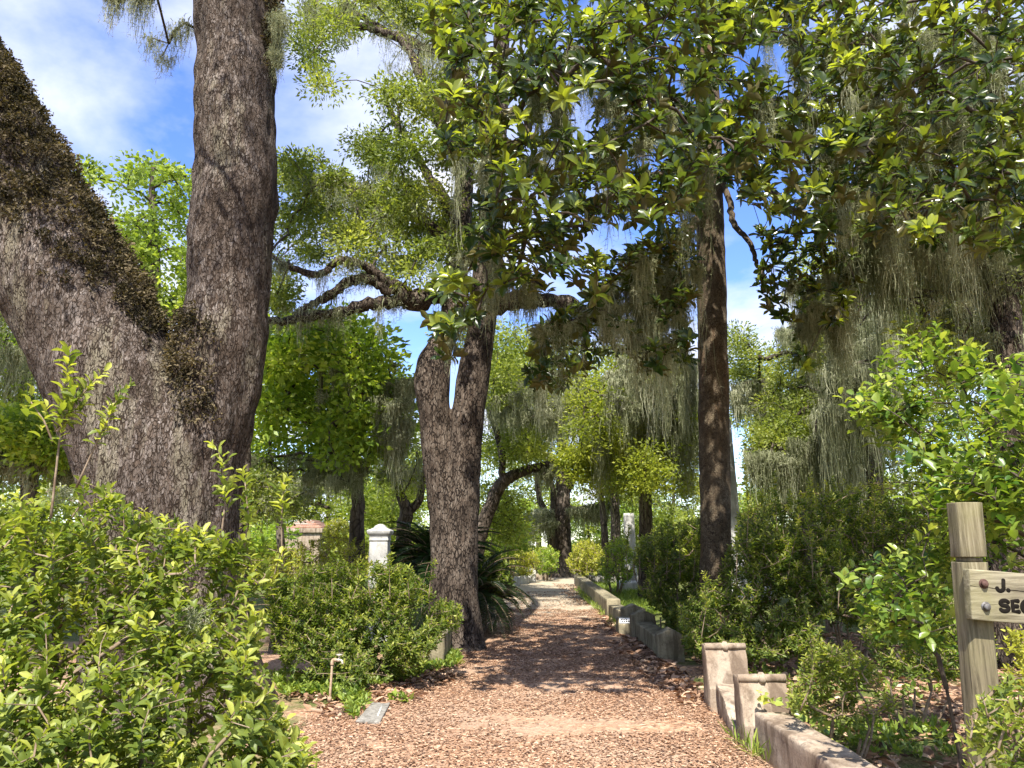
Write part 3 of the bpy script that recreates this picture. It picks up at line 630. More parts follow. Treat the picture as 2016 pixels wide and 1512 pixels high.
lite = np.array([mnoise.noise(Vector(p)*1.1+Vector((4, 0, 2))) for p in tg])+.25*rng.random(len(tg)); a3 = a[2].reshape(10, len(tg), 9)+np.where(lite > .45, .36, -.04)[None, :, None]  # some leaf clusters tinted yellower, sunlight put into their colour
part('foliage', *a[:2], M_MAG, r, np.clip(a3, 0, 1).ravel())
mo = np.concatenate([guided(rng, p, n, a, b, hol[2:3]) for p, n, a, b in [([(1000, 100), (1400, 60), (1400, 420), (1050, 360)], 54, 7, 11), ([(1480, 230), (1950, 220), (2000, 480), (1650, 460)], 120, 7.5, 12),
     ([(1180, 540), (1360, 440), (1365, 680), (1200, 620)], 60, 9, 11.5), ([(900, 560), (960, 560), (1150, 560), (1150, 620), (960, 620)], 26, 8, 10.5), ([(1560, 560), (1690, 560), (1690, 640), (1570, 620)], 40, 9.5, 11.5), ([(1660, 420), (1980, 430), (1980, 480), (1680, 480)], 110, 9, 12), ([(1180, 520), (1300, 480), (1300, 640), (1190, 660)], 46, 8.5, 10.5), ([(1620, 540), (1700, 540), (1700, 640), (1600, 640)], 26, 9.5, 11.5), ([(1420, 20), (2000, 20), (2000, 250), (1450, 220)], 70, 7.5, 12), ([(870, 300), (960, 330), (960, 500), (880, 480)], 12, 7, 9)]])
j = np.array([np.argmin(np.linalg.norm(V-m, axis=1)) for m in mo]); mo = V[j]
a = moss(rng, mo, (.4, 2.0), 76, .06, .0065, 14, .055); part('hanging_moss', *a[:2], M_SPAN, r, a[2])

# --- trees behind: trunk from picture rows, crown from picture outlines
def back_tree(name, label, stems, crown, Ymid, leaf, mossa=(), seed=0, bark=None, lp=(200, .5, .1, .4), group=None, foot=None, rtip=.012, mw=.012, cap=.2):
    rng = np.random.default_rng(seed); ls = [limb(s) for s in stems]
    loc = base(foot if foot is not None else stems[0][0][0], stems[0][0][2])
    r = thing(name, label, 'tree', loc, group)
    part('trunk', *tube(rough(ls[0][:, :3], .01, rng), ls[0][:, 3], 14), bark or M_BARKF, r, smooth=True)
    for L in ls[1:]: part('limb', *tube(rough(L[:, :3], .012, rng), L[:, 3], 10), bark or M_BARKF, r, smooth=True)
    tg = np.concatenate([guided(rng, p, n, a, b, cl=(.42/lp[1], -.08, seed*1.3)) for p, n, a, b in crown])
    mossa = [(m[0], int(m[1]*1.5), *m[2:]) for m in mossa]
    mo = np.concatenate([guided(rng, p, n, a, b, cl=(.8, -.15, seed)) for p, n, a, b in [m[:4] for m in mossa]]) if mossa else np.zeros((0, 3))
    V, Fq, T = grow(rng, [dens(l[:, :3], .5) for l in ls], np.concatenate([tg, mo]), .6, rtip, .42, cap, zmin=1.0)
    branch_parts(V, r)
    a = pads(rng, tg, lp[0], lp[1], lp[2], lp[3], L4, .6); part('foliage', *a[:2], leaf, r, a[2])
    if mossa:
        it, k = [], 0
        for m in mossa: it.append(moss(rng, mo[k:k+m[1]], m[4], int(m[5]*1.3), m[6]*.62, mw*1.15, 5, mw*6)); k += m[1]
        a = cat_arr(it); part('hanging_moss', *a[:2], M_SPAN, r, a[2])
    return r
g = GY
back_tree('live_oak', 'sunlit mossy oak far behind the white pedestal, under the broad bright tree', [[(560, g(30)+4, 30, 9), (552, 1060, 30, 8), (548, 1000, 30, 7), (540, 930, 30, 5)], [(548, 1010, 30, 5), (600, 990, 29.5, 4), (650, 1000, 29, 3)]],
    [([(480, 930), (700, 930), (840, 900), (840, 1000), (760, 1020), (700, 970), (640, 965), (540, 985), (490, 1010)], 100, 27, 34), ([(690, 960), (770, 960), (800, 1040), (700, 1020)], 24, 24, 28)], 30, leafmat('pale_oak_leaves', (.11, .16, .02), (.24, .30, .05), (.40, .44, .10), .48),
    [([(560, 940), (700, 940), (700, 970), (600, 960)], 22, 26, 29, (.4, 1.1), 36, .2)], 34, None, (150, .8, .15, .45), mw=.018)
back_tree('maple_tree', 'light green leafy tree seen against the sky between the two limbs of the forked oak', [[(300, g(17)+5, 17, 22), (300, 900, 17, 18), (305, 600, 17, 13), (300, 400, 17, 7), (300, 330, 17, 3)]],
    [([(235, 345), (300, 312), (345, 330), (390, 360), (400, 620), (330, 640), (250, 560), (205, 440)], 90, 15, 19), ([(200, 560), (420, 560), (420, 640), (330, 660)], 20, 15, 19), ([(150, 330), (180, 320), (185, 360)], 4, 15, 17)], 17, leafmat('maple_leaves', (.12, .18, .03), (.26, .34, .06), (.42, .48, .12), .5), (), 21, None, (90, .42, .12, .6))
back_tree('live_oak', 'mossy sunlit tree at the left edge of the picture under the leaning limb', [[(60, g(15)+5, 15, 20), (60, 1000, 15, 16), (50, 760, 15, 13), (40, 600, 15, 8)]],
    [([(-160, 600), (20, 600), (100, 720), (180, 800), (200, 960), (-160, 960)], 100, 12.5, 18), ([(-20, 830), (90, 820), (160, 850), (150, 900), (-20, 900)], 46, 11, 13)], 15, M_BRIGHT,
    [([(-60, 590), (20, 590), (110, 720), (-60, 740)], 40, 12, 16, (.6, 1.7), 40, .16), ([(-20, 890), (140, 890), (140, 930), (-20, 930)], 22, 11.5, 13, (.4, .9), 40, .1)], 22, None, (170, .5, .10, .55))
back_tree('hackberry_tree', 'broad bright green tree with moss skirts between the forked oak and the twin-stemmed oak', [[(703, g(18)+5, 18, 20), (703, 1050, 18, 15), (704, 960, 18, 12), (690, 850, 18, 10), (660, 700, 18, 6)], [(704, 960, 18, 9), (640, 860, 17, 7), (560, 800, 16.5, 5)], [(704, 940, 18, 8), (770, 840, 17.5, 7), (800, 760, 17, 4)]],
    [([(520, 650), (600, 640), (700, 620), (760, 690), (820, 760), (822, 850), (760, 880), (690, 930), (480, 940), (485, 880), (500, 800)], 270, 14, 20), ([(560, 640), (680, 620), (690, 660), (560, 690)], 22, 15, 19)], 17, M_BRIGHT,
    [([(740, 760), (822, 740), (822, 850), (750, 880)], 34, 14, 16, (.6, 1.7), 46, .12), ([(490, 900), (730, 890), (720, 950), (490, 950)], 40, 15, 18, (.4, 1.2), 36, .16), ([(560, 700), (800, 700), (800, 800), (600, 800)], 16, 14, 15.5, (.3, 1.), 26, .09)], 23, None, (105, .6, .14, .55))
back_tree('pine_tree', 'thin grey trunk rising just right of the forked oak beside the bush', [[(478, g(14)+5, 14, 14), (478, 1050, 14, 11), (482, 960, 14, 10), (490, 800, 14, 8)]], [([(450, 940), (560, 930), (600, 1010), (520, 1030), (460, 1020)], 26, 13, 16)], 14, M_OAKL, [([(470, 940), (620, 960), (600, 1000), (480, 1000)], 10, 13, 15, (.3, .9), 30, .12)], 24, None, (130, .45, .08, .45))
back_tree('live_oak', 'small crooked oak with a grey limb beside the dark palm left of the path', [[(800, g(21)+4, 21, 17), (795, 1050, 21, 15), (800, 1010, 21, 13), (788, 970, 21, 9), (780, 930, 21, 6)], [(800, 1012, 21, 9), (825, 985, 21, 8), (833, 940, 21, 7), (845, 880, 21, 4)]],
    [([(740, 880), (830, 860), (850, 960), (760, 1000)], 24, 19, 24)], 21, M_AIRY, [([(730, 860), (840, 860), (820, 940), (740, 940)], 14, 19, 22, (.5, 1.4), 30, .15)], 25, None, (120, .6, .1, .45))
back_tree('live_oak', 'leaning oak limb rising to the right just beyond the twin-stemmed oak', [[(925, g(24)+4, 24, 26), (935, 1080, 24, 20), (958, 1015, 24, 14), (990, 950, 24, 13), (1040, 925, 24.5, 9), (1100, 908, 25, 7), (1120, 890, 25.5, 4)], [(990, 950, 24, 8), (985, 880, 24, 7), (960, 790, 24, 5), (950, 700, 24, 3)]],
    [([(950, 700), (1010, 650), (1080, 690), (1060, 760), (960, 800)], 50, 21, 27), ([(955, 860), (1040, 850), (1060, 890), (960, 910)], 26, 22, 26), ([(940, 950), (1010, 980), (1020, 1060), (950, 1080)], 24, 24, 28), ([(870, 640), (960, 640), (960, 760)], 14, 22, 26)], 24, M_AIRY,
    [([(960, 740), (1140, 720), (1140, 830), (960, 820)], 60, 21, 25, (.6, 2.2), 44, .22), ([(1000, 930), (1100, 910), (1090, 940)], 12, 24, 25, (.4, 1.3), 30, .15)], 26, None, (210, .7, .12, .45), mw=.015)
back_tree('live_oak', 'great far oak with spreading limbs where the path bends', [[(1106, g(40)+3, 40, 30), (1106, 1110, 40, 21), (1106, 1050, 40, 18), (1108, 960, 40, 14), (1110, 900, 40, 11), (1100, 850, 40, 7)], [(1090, 1090, 39.5, 11), (1082, 1030, 39.5, 8), (1062, 980, 39.5, 6), (1055, 920, 39.5, 5)], [(1108, 930, 40, 10), (1080, 900, 39.5, 8), (1055, 885, 39, 7), (1010, 830, 38, 4)], [(1085, 1070, 39.6, 8), (1090, 980, 39.8, 6), (1082, 930, 40, 4)], [(1108, 980, 40, 9), (1140, 920, 40, 7), (1180, 860, 40, 5)]],
    [([(960, 720), (1100, 660), (1250, 690), (1330, 790), (1200, 860), (1000, 840)], 90, 34, 45), ([(1180, 880), (1260, 880), (1250, 1000), (1190, 980)], 26, 36, 42), ([(960, 860), (1040, 860), (1050, 900), (960, 920)], 20, 36, 42)], 40, M_AIRY,
    [([(960, 760), (1330, 760), (1320, 860), (1000, 860)], 120, 34, 42, (1., 3.6), 40, .4), ([(1020, 1010), (1080, 1000), (1090, 1030), (1030, 1040)], 24, 37, 40, (.8, 2.0), 50, .3), ([(1120, 1000), (1200, 990), (1190, 1020)], 22, 38, 40, (.8, 2.0), 50, .3)], 27, None, (120, 1.1, .2, .45), rtip=.02, mw=.024, cap=.3)
back_tree('live_oak', 'yellow-green oak hung with a thick curtain of moss left of the slim magnolia trunk', [[(1272, g(23)+4, 23, 17), (1272, 1060, 23, 14), (1268, 950, 23, 12), (1250, 800, 23, 9), (1245, 680, 23, 6)], [(1268, 950, 23, 8), (1330, 860, 22.5, 6), (1372, 800, 22, 4)], [(1255, 830, 23, 7), (1190, 760, 22.5, 5), (1130, 740, 22, 3)]],
    [([(1120, 760), (1200, 690), (1300, 690), (1372, 740), (1372, 980), (1300, 960), (1200, 960), (1140, 900)], 170, 18.5, 24), ([(1105, 890), (1200, 880), (1190, 970), (1120, 950)], 36, 21, 24)], 23, leafmat('sunlit_oak_leaves', (.11, .15, .018), (.24, .28, .035), (.40, .42, .06), .48),
    [([(1130, 740), (1372, 700), (1372, 880), (1180, 880)], 130, 19.5, 24, (1., 3.4), 46, .17), ([(1180, 700), (1370, 700), (1370, 800), (1200, 800)], 40, 18.5, 20, (.6, 2.2), 60, .10)], 28, None, (190, .6, .10, .45), mw=.014)
back_tree('live_oak', 'dark mossy oak with a long drooping limb right of the white obelisk', [[(1720, g(21)+4, 21, 30), (1715, 1000, 21, 24), (1712, 850, 21, 20), (1700, 650, 21, 16), (1690, 450, 21, 11)], [(1712, 840, 21, 12), (1650, 840, 20.5, 9), (1590, 870, 20, 7), (1510, 900, 19.5, 6), (1480, 940, 19.5, 4)], [(1706, 700, 21, 10), (1620, 640, 21, 7), (1560, 640, 21, 5)]],
    [([(1475, 840), (1540, 810), (1640, 830), (1640, 900), (1500, 930)], 56, 18.5, 22), ([(1520, 690), (1640, 650), (1740, 700), (1720, 800), (1560, 800)], 60, 19, 25), ([(1430, 620), (1460, 640), (1500, 760), (1440, 800)], 26, 21, 25), ([(1640, 480), (1900, 480), (1900, 700), (1700, 700)], 90, 19, 24), ([(1480, 700), (1560, 680), (1600, 800), (1500, 820)], 22, 20, 25), ([(1700, 760), (1900, 720), (1900, 960), (1720, 960)], 60, 19, 25)], 21, M_OAKL,
    [([(1470, 880), (1640, 850), (1700, 880), (1690, 920), (1480, 920)], 130, 18, 21.5, (.7, 2.6), 46, .16), ([(1640, 640), (1760, 560), (1780, 820), (1600, 820)], 120, 17, 22, (1., 3.6), 50, .18), ([(1440, 760), (1500, 740), (1500, 800), (1440, 820)], 30, 21, 24, (.5, 1.6), 36, .18), ([(1520, 640), (1620, 640), (1620, 720)], 26, 19, 23, (.5, 1.8), 36, .16)], 29, None, (190, .6, .1, .45), mw=.013)
back_tree('live_oak', 'shaded oak at the right edge with heavy moss drapes above the camellia', [[(1985, g(10.5)+5, 10.5, 42), (1985, 1000, 10.5, 36), (1980, 760, 10.5, 32), (1975, 560, 10.5, 27), (1960, 300, 10.5, 20), (1940, 40, 10.5, 14)], [(1972, 500, 10.5, 16), (1900, 420, 10.6, 12), (1800, 400, 11, 9), (1700, 430, 11.5, 6)], [(1978, 620, 10.5, 14), (2060, 480, 10, 10), (2160, 420, 9.5, 6)], [(1970, 450, 10.5, 12), (1940, 520, 10.4, 9), (1860, 505, 10.6, 7), (1780, 500, 11, 5)]],
    [([(1650, 200), (2016, 100), (2200, 100), (2200, 640), (1760, 560), (1640, 420)], 150, 9.8, 15), ([(1780, 640), (2016, 600), (2100, 900), (1900, 820)], 60, 9.5, 14), ([(1500, -900), (2400, -900), (2300, 100), (1650, 100)], 36, 9, 15)], 10.5, M_OAKL,
    [([(1650, 420), (1960, 400), (2016, 520), (1700, 530)], 170, 9.8, 13.5, (.6, 2.4), 50, .12), ([(1700, 220), (2016, 200), (2016, 420), (1720, 400)], 60, 9.5, 13, (.4, 1.5), 40, .11), ([(1750, 560), (2030, 540), (2030, 720), (1800, 640)], 50, 9.8, 13, (.4, 1.5), 40, .11)], 30, M_BARK2, (170, .5, .085, .42), mw=.008)
back_tree('live_oak', 'tall airy moss-hung oak filling the gap between the slim magnolia and the shaded right oak', [[(1590, g(27)+4, 27, 20), (1588, 1000, 27, 15), (1580, 840, 27, 12), (1600, 660, 27, 9), (1640, 500, 27, 6)], [(1584, 860, 27, 8), (1530, 780, 26.5, 6), (1490, 740, 26, 4)], [(1600, 680, 27, 7), (1700, 600, 26.5, 5), (1780, 560, 26, 4)]],
    [([(1560, 500), (1760, 440), (1960, 480), (1960, 640), (1720, 680), (1600, 640)], 80, 22, 31), ([(1520, 640), (1640, 600), (1760, 660), (1740, 820), (1560, 860), (1480, 800)], 70, 23, 30), ([(1500, 860), (1760, 860), (1760, 980), (1500, 980)], 50, 23, 30)], 27, M_AIRY,
    [([(1540, 560), (1760, 520), (1940, 540), (1900, 640), (1600, 700)], 80, 22, 28, (1., 3.2), 44, .2), ([(1500, 740), (1740, 720), (1740, 860), (1500, 860)], 80, 22, 27, (.8, 2.8), 44, .2)], 35, None, (130, .75, .14, .45), mw=.016)
# more background trees, then a far belt of them (copies of three)
back_tree('live_oak', 'pale sunlit oak far behind the white obelisk, its crown against the cloud', [[(1590, g(34)+3, 34, 18), (1590, 1020, 34, 14), (1585, 900, 34, 11), (1570, 780, 34, 7)]],
    [([(1460, 800), (1540, 770), (1640, 790), (1700, 880), (1640, 960), (1470, 940)], 80, 30, 40), ([(1480, 940), (1720, 930), (1740, 1020), (1490, 1010)], 40, 28, 34)], 34, M_OAKL, [([(1480, 800), (1660, 800), (1660, 860)], 24, 30, 36, (.6, 2.), 40, .3)], 31, None, (180, 1.0, .16, .45), mw=.02)
back_tree('pine_tree', 'slender grey trunk standing in the bright gap right of the far bend', [[(1213, g(36)+3, 36, 11), (1212, 1050, 36, 10), (1210, 980, 36, 9), (1205, 880, 36, 7)]], [([(1160, 880), (1260, 880), (1260, 960), (1180, 950)], 26, 32, 40)], 36, M_AIRY, (), 32, None, (170, .9, .18, .45), group=None)
back_tree('pine_tree', 'slightly leaning thin trunk left of the slender grey trunk near the far bend', [[(1192, g(37)+3, 37, 8), (1190, 1050, 37, 7), (1184, 980, 37, 6), (1178, 880, 37, 5)]], [([(1130, 890), (1200, 880), (1200, 940), (1150, 930)], 16, 33, 40)], 37, M_OAKL, (), 33, None, (170, .9, .18, .45))
def belt(name, seed, leaf, rxy, h, th, lbl):
    rng = np.random.default_rng(seed); r = thing(name, lbl, 'tree', (0, 0, 0), 'trees of the far belt')
    st = np.array([(0, 0, -.2, .35), (.1, 0, th*.5, .26), (-.1, .1, th, .2), (.2, 0, h*.7, .12), (.1, 0, h*.9, .05)])
    part('trunk', *tube(st[:, :3], st[:, 3], 10), M_BARKF, r, smooth=True)
    c = rdir(rng, 70)*(rng.random(70)**.4)[:, None]*np.array([rxy, rxy, (h-th)*.55]); c[:, 2] += (h+th)*.5
    V, Fq, T = grow(rng, [dens(st[1:, :3])], c, .8, .02, .42, .15); branch_parts(V, r, 6)
    a = pads(rng, c, 110, 1.0, .24, .5, L4, .6); part('foliage', *a[:2], leaf, r, a[2])
    a = moss(rng, c[rng.choice(70, 30)], (.8, 2.2), 24, .3, .03, 2, .2); part('hanging_moss', *a[:2], M_SPAN, r, a[2]); return r
protos = [belt('distant_oak', 41, M_AIRY, 4.2, 9, 2.4, ''), belt('distant_oak', 42, M_BRIGHT, 3.4, 7, 1.6, ''), belt('distant_oak', 43, M_AIRY, 5, 12, 4, '')]
spots = [(30, 50, 0, 'bright distant tree far left behind the forked oak'), (200, 60, 2, 'tall distant oak behind the forked oak trunk'), (430, 64, 0, 'distant oak just left of the brick mausoleum roof'), (530, 80, 1, 'low bright distant tree behind the brick mausoleum'),
    (640, 66, 0, 'distant oak right of the mausoleum, above the round pale shrub'), (760, 62, 1, 'bright distant tree behind the white pedestal monument'), (850, 74, 2, 'tall distant oak behind the twin-stemmed oak'), (1000, 66, 1, 'low bright distant tree above the yellow azalea at the bend'),
    (1060, 74, 0, 'distant oak left of the great far oak trunk'), (1160, 80, 1, 'low distant tree right of the great far oak trunk'), (1255, 84, 1, 'small distant tree under the bright sky gap right of the path'), (1330, 66, 0, 'distant oak behind the white column'), (1480, 62, 1, 'bright distant tree behind the white obelisk'),
    (1580, 70, 2, 'tall distant oak behind the right hedge'), (1700, 60, 1, 'bright distant tree beyond the right hedge top'), (1830, 66, 0, 'distant oak behind the camellia'), (1980, 60, 2, 'tall distant oak at the right edge behind the shaded oak')]
rng = np.random.default_rng(44); used = set()
for px, Y, k, lb_ in spots:
    src = protos[k]
    if k in used:
        t = src.copy(); COL.objects.link(t)
        for ch in list(src.children): c2 = ch.copy(); COL.objects.link(c2); c2.parent = t
    else: t = src; used.add(k)
    t.location = base(px, Y); t.rotation_euler = (0, 0, rng.random()*6.28); s = .85+.35*rng.random(); t.scale = (s, s, s); t['label'] = lb_

rng = np.random.default_rng(47)
def low(name, seed, leaf, lbl):
    rng = np.random.default_rng(seed); r = thing(name, lbl, 'shrub', (0, 0, 0), 'shrubs of the far belt')
    c = rdir(rng, 60)*(rng.random(60)**.4)[:, None]*np.array([1.9, 1.9, 1.2]); c[:, 2] += 1.2; c[:, 2] = np.maximum(c[:, 2], .15)
    V, Fq, T = grow(rng, [np.array([(0, 0, -.1), (0, 0, .2), (0, 0, .4)])], c, .4, .008, .42, .05); part('stems', V, Fq, M_TWIG, r)
    a = pads(rng, c, 110, .5, .16, .5, L4, .7); part('foliage', *a[:2], leaf, r, a[2]); return r
lows = [low('distant_shrub', 61, M_BRIGHT, ''), low('distant_shrub', 62, M_AZY, ''), low('distant_shrub', 63, M_AIRY, '')]; used = set()
for px, Y, k, lb_ in [(20, 30, 0, 'green distant shrub at the left edge under the leaning limb'), (140, 34, 1, 'yellow distant shrub behind the left side of the forked oak'), (260, 40, 2, 'dull green distant shrub behind the middle of the forked oak'), (470, 38, 0, 'green distant shrub just right of the forked oak trunk'),
    (505, 46, 2, 'dull green distant shrub left of the brick mausoleum'), (690, 48, 0, 'green distant shrub between mausoleum and pedestal'), (770, 40, 2, 'dull green distant shrub right behind the white pedestal'), (840, 44, 0, 'green distant shrub behind the dark sago palm'),
    (985, 48, 2, 'dull green distant shrub behind the yellow azalea at the bend'), (1140, 50, 0, 'green distant shrub right of the great far oak foot'), (1200, 44, 1, 'yellow distant shrub behind the slender grey trunks'), (1260, 40, 0, 'green distant shrub behind the white column'), (1340, 38, 2, 'dull green distant shrub left of the white obelisk'),
    (1440, 36, 1, 'yellow distant shrub behind the white obelisk'), (1540, 40, 0, 'green distant shrub behind the tall right thicket'), (1660, 34, 2, 'dull green distant shrub behind the pale right azalea'), (1780, 38, 1, 'yellow distant shrub behind the camellia'), (1900, 32, 0, 'green distant shrub behind the signpost top')]:
    src = lows[k]
    if k in used:
        t = src.copy(); COL.objects.link(t)
        for ch in list(src.children): c2 = ch.copy(); COL.objects.link(c2); c2.parent = t
    else: t = src; used.add(k)
    t.location = base(px, Y); t.rotation_euler = (0, 0, rng.random()*6.28); s = .8+.5*rng.random(); t.scale = (s*1.3, s*1.3, s); t['label'] = lb_

# ------------------------------------------------------------ shrubs
def bush(name, label, catg, foot, areas, leaf, m=9, L=.12, size=.05, width=.42, seed=0, tmpl=L6, pol=(75, 38), stem=None, up=.55, group=None, gain=.5, rtip=.0022, tall=(), step=.14, upb=0., mossn=0, clump=-.1):
    rng = np.random.default_rng(seed); foot = np.asarray(foot, float)
    r = thing(name, label, catg, foot, group)
    tg = np.concatenate([guided(rng, a[0], a[1], a[2], a[3], tilt=a[4] if len(a) > 4 else 0., cl=(.34/L, clump, seed*1.7)) for a in areas])
    mid = tg.mean(0); sk = []
    for k in range(6):
        an = k*1.05+rng.random(); f = foot+np.array([math.cos(an), math.sin(an), 0])*.12; e = foot*.75+mid*.25+np.array([math.cos(an)*.25, math.sin(an)*.25, 0]); e[2] = max(.15, mid[2]*.35)
        sk.append(dens(np.array([f+[0, 0, -.05], e]), .12))
    roots = cat(*[tube(s, np.linspace(rtip*7, rtip*4, len(s)), 6) for s in sk])
    V, Fq, T = grow(rng, sk, tg, step, rtip, .38, rtip*9, sag=0, sides=4, up=.05)
    part('stems', np.concatenate([V, roots[0]]), [Fq]+[np.array([f for f in roots[1] if len(f) == 4])+len(V)], stem or M_TWIGP, r)
    c = foot.copy(); c[2] = .2; out = unit(tg-c)
    ax = unit(T*.35+out*.45+np.array([0, 0, up])+rng.normal(0, .28, T.shape))
    a = [shoots(rng, tg, ax, m, L, size, width, pol, tmpl, gain, .28, upb)]
    for px, py0, py1, Y, *tx in tall:       # long upright shoots
        b_, t_ = P(px, py1, Y), P(tx[0] if tx else px+rng.normal(0, 12), py0, Y); ln = dens(np.array([b_, (b_+t_)/2+rng.normal(0, .02, 3), t_]), .06)
        v2, f2_ = tube(ln, np.linspace(.006, .0025, len(ln)), 5); part('tall_shoot', v2, f2_, stem or M_TWIGP, r)
        k = len(ln)//2; pts = ln[k:]; axs = np.tile(unit(t_-b_), (len(pts), 1))+rng.normal(0, .35, (len(pts), 3))
        a.append(shoots(rng, pts+axs*.05, axs, m, L, size*1.05, width, pol, tmpl, gain, .25)); a[-1] = (a[-1][0], a[-1][1], np.clip(a[-1][2]+.15, 0, 1))
    a = cat_arr(a); part('foliage', *a[:2], leaf, r, a[2])
    if mossn:
        q = V[rng.choice(len(V), mossn)]; q = moss(rng, q, (.1, .35), 26, .03, .003, 12, .03); part('hanging_moss', *q[:2], M_SPAN, r, q[2])
    return r
A0 = [(-250, 960), (60, 965), (180, 940), (300, 1010), (420, 1045), (500, 1040), (565, 1090), (545, 1150), (505, 1270), (560, 1400), (625, 1490), (650, 1700), (-250, 1700)]
bush('azalea_bush', 'large sunlit azalea filling the near left corner with fresh yellow-green shoots', 'shrub', (-1.75, 3.5, 0), [(A0, 1900, 2.35, 4.4, .6), ([(-300, 1500), (640, 1500), (600, 2600), (-300, 2600)], 260, 2.5, 3.8), ([(-900, 980), (-200, 960), (-200, 1900), (-900, 2000)], 260, 2.4, 4.2, .6)],
     M_AZ, 11, .12, .062, .42, 51, L8, tall=[(100, 705, 1020, 3.3, 135), (104, 790, 870, 3.3, 60), (108, 745, 850, 3.32, 190), (112, 790, 850, 3.3, 150), (150, 770, 960, 3.35, 238), (435, 890, 1060, 3.6), (480, 950, 1080, 3.7), (555, 950, 1120, 3.9)], clump=-.2, mossn=14)
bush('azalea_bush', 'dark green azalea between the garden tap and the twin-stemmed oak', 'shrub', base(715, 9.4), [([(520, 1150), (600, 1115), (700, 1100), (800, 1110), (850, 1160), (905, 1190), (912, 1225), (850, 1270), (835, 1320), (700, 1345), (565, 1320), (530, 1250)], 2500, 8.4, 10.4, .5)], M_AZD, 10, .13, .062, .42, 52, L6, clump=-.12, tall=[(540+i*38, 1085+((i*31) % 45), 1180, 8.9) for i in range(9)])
bush('azalea_bush', 'bright yellow-green azalea mass behind the dark left azalea, left of the white pedestal', 'shrub', base(640, 14.5), [([(485, 1095), (520, 1075), (600, 1062), (690, 1058), (728, 1062), (738, 1125), (600, 1140), (500, 1150)], 420, 12.8, 16)], M_AZY, 10, .16, .08, .45, 53, L4, rtip=.004, step=.25)
bush('round_shrub', 'round pale yellow shrub in front of the far trunk left of the white pedestal', 'shrub', base(665, 24), [([(635, 1060), (640, 1030), (665, 1018), (690, 1030), (695, 1065)], 180, 22.5, 25)], M_AZY, 9, .2, .11, .5, 54, L4, rtip=.005, step=.3)
bush('laurel_shrub', 'dark broad-leaved shrub spilling onto the path right of the twin-stemmed oak', 'shrub', base(955, 15), [([(938, 1110), (975, 1085), (1000, 1110), (1008, 1145), (985, 1175), (940, 1185)], 240, 13.9, 16)], M_AZD, 9, .18, .12, .4, 55, L6, rtip=.004, step=.25)
bush('laurel_shrub', 'light green leafy shrub behind the palm, left of the path bend', 'shrub', base(1000, 30), [([(960, 1010), (1010, 1000), (1045, 1030), (1040, 1080), (965, 1090)], 200, 28, 32)], M_BRIGHT, 9, .3, .2, .5, 62, L4, rtip=.006, step=.4)
bush('azalea_bush', 'rounded yellow azalea at the left of the path bend', 'shrub', base(1022, 34), [([(982, 1110), (985, 1080), (1015, 1066), (1050, 1075), (1062, 1105), (1050, 1128), (1000, 1130)], 330, 32.5, 35.5)], M_AZY, 9, .25, .13, .5, 56, L4, rtip=.006, step=.4)
bush('azalea_bush', 'mid green azalea tucked between the yellow azalea and the great far oak', 'shrub', base(1077, 36), [([(1052, 1085), (1080, 1072), (1100, 1085), (1098, 1120), (1060, 1128)], 220, 34.5, 37.5)], M_BRIGHT, 9, .25, .13, .5, 57, L4, rtip=.006, step=.4)
bush('azalea_bush', 'yellow azalea right of the path end behind the last wall pillar', 'shrub', base(1155, 31), [([(1112, 1105), (1130, 1070), (1160, 1060), (1190, 1080), (1192, 1110), (1170, 1132), (1130, 1130)], 330, 29.5, 32.5)], M_AZY, 9, .25, .13, .5, 58, L4, rtip=.006, step=.4)
bush('viburnum_shrub', 'pale grey-green shrub in front of the white column right of the path', 'shrub', base(1212, 25), [([(1178, 1110), (1195, 1065), (1230, 1050), (1250, 1090), (1245, 1140), (1190, 1145)], 260, 23.5, 26.5)], M_BRIGHT, 9, .22, .11, .5, 59, L4, rtip=.005, step=.35)
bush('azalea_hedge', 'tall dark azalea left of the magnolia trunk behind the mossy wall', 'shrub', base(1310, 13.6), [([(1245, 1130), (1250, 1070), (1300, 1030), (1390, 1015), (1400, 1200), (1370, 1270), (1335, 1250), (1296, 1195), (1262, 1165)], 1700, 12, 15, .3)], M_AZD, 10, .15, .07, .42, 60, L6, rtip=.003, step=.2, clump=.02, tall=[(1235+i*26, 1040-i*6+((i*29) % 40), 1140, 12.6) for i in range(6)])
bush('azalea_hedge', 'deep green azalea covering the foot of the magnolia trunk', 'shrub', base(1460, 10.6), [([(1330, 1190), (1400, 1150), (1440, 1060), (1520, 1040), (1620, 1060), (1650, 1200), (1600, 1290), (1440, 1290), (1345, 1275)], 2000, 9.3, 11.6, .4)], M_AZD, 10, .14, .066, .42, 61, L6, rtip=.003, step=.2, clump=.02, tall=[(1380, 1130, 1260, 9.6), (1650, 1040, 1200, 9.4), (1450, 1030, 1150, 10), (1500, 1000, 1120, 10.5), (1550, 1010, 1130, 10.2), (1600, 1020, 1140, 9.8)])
bush('azalea_hedge', 'tall yellow-topped azalea thicket between the magnolia and the signpost', 'shrub', base(1680, 10.8), [([(1450, 1010), (1540, 985), (1640, 970), (1700, 960), (1860, 980), (1900, 1180), (1840, 1230), (1640, 1220), (1450, 1100)], 2200, 9.6, 12.6, .4)], M_AZD, 10, .15, .07, .42, 63, L6, rtip=.003, step=.2, gain=.8, clump=0., tall=[(1470+i*31, 930+((i*37) % 70), 1080, 10.2+((i*13) % 20)*.1) for i in range(13)])  # stronger tip tint stands in for sun on the thicket's top
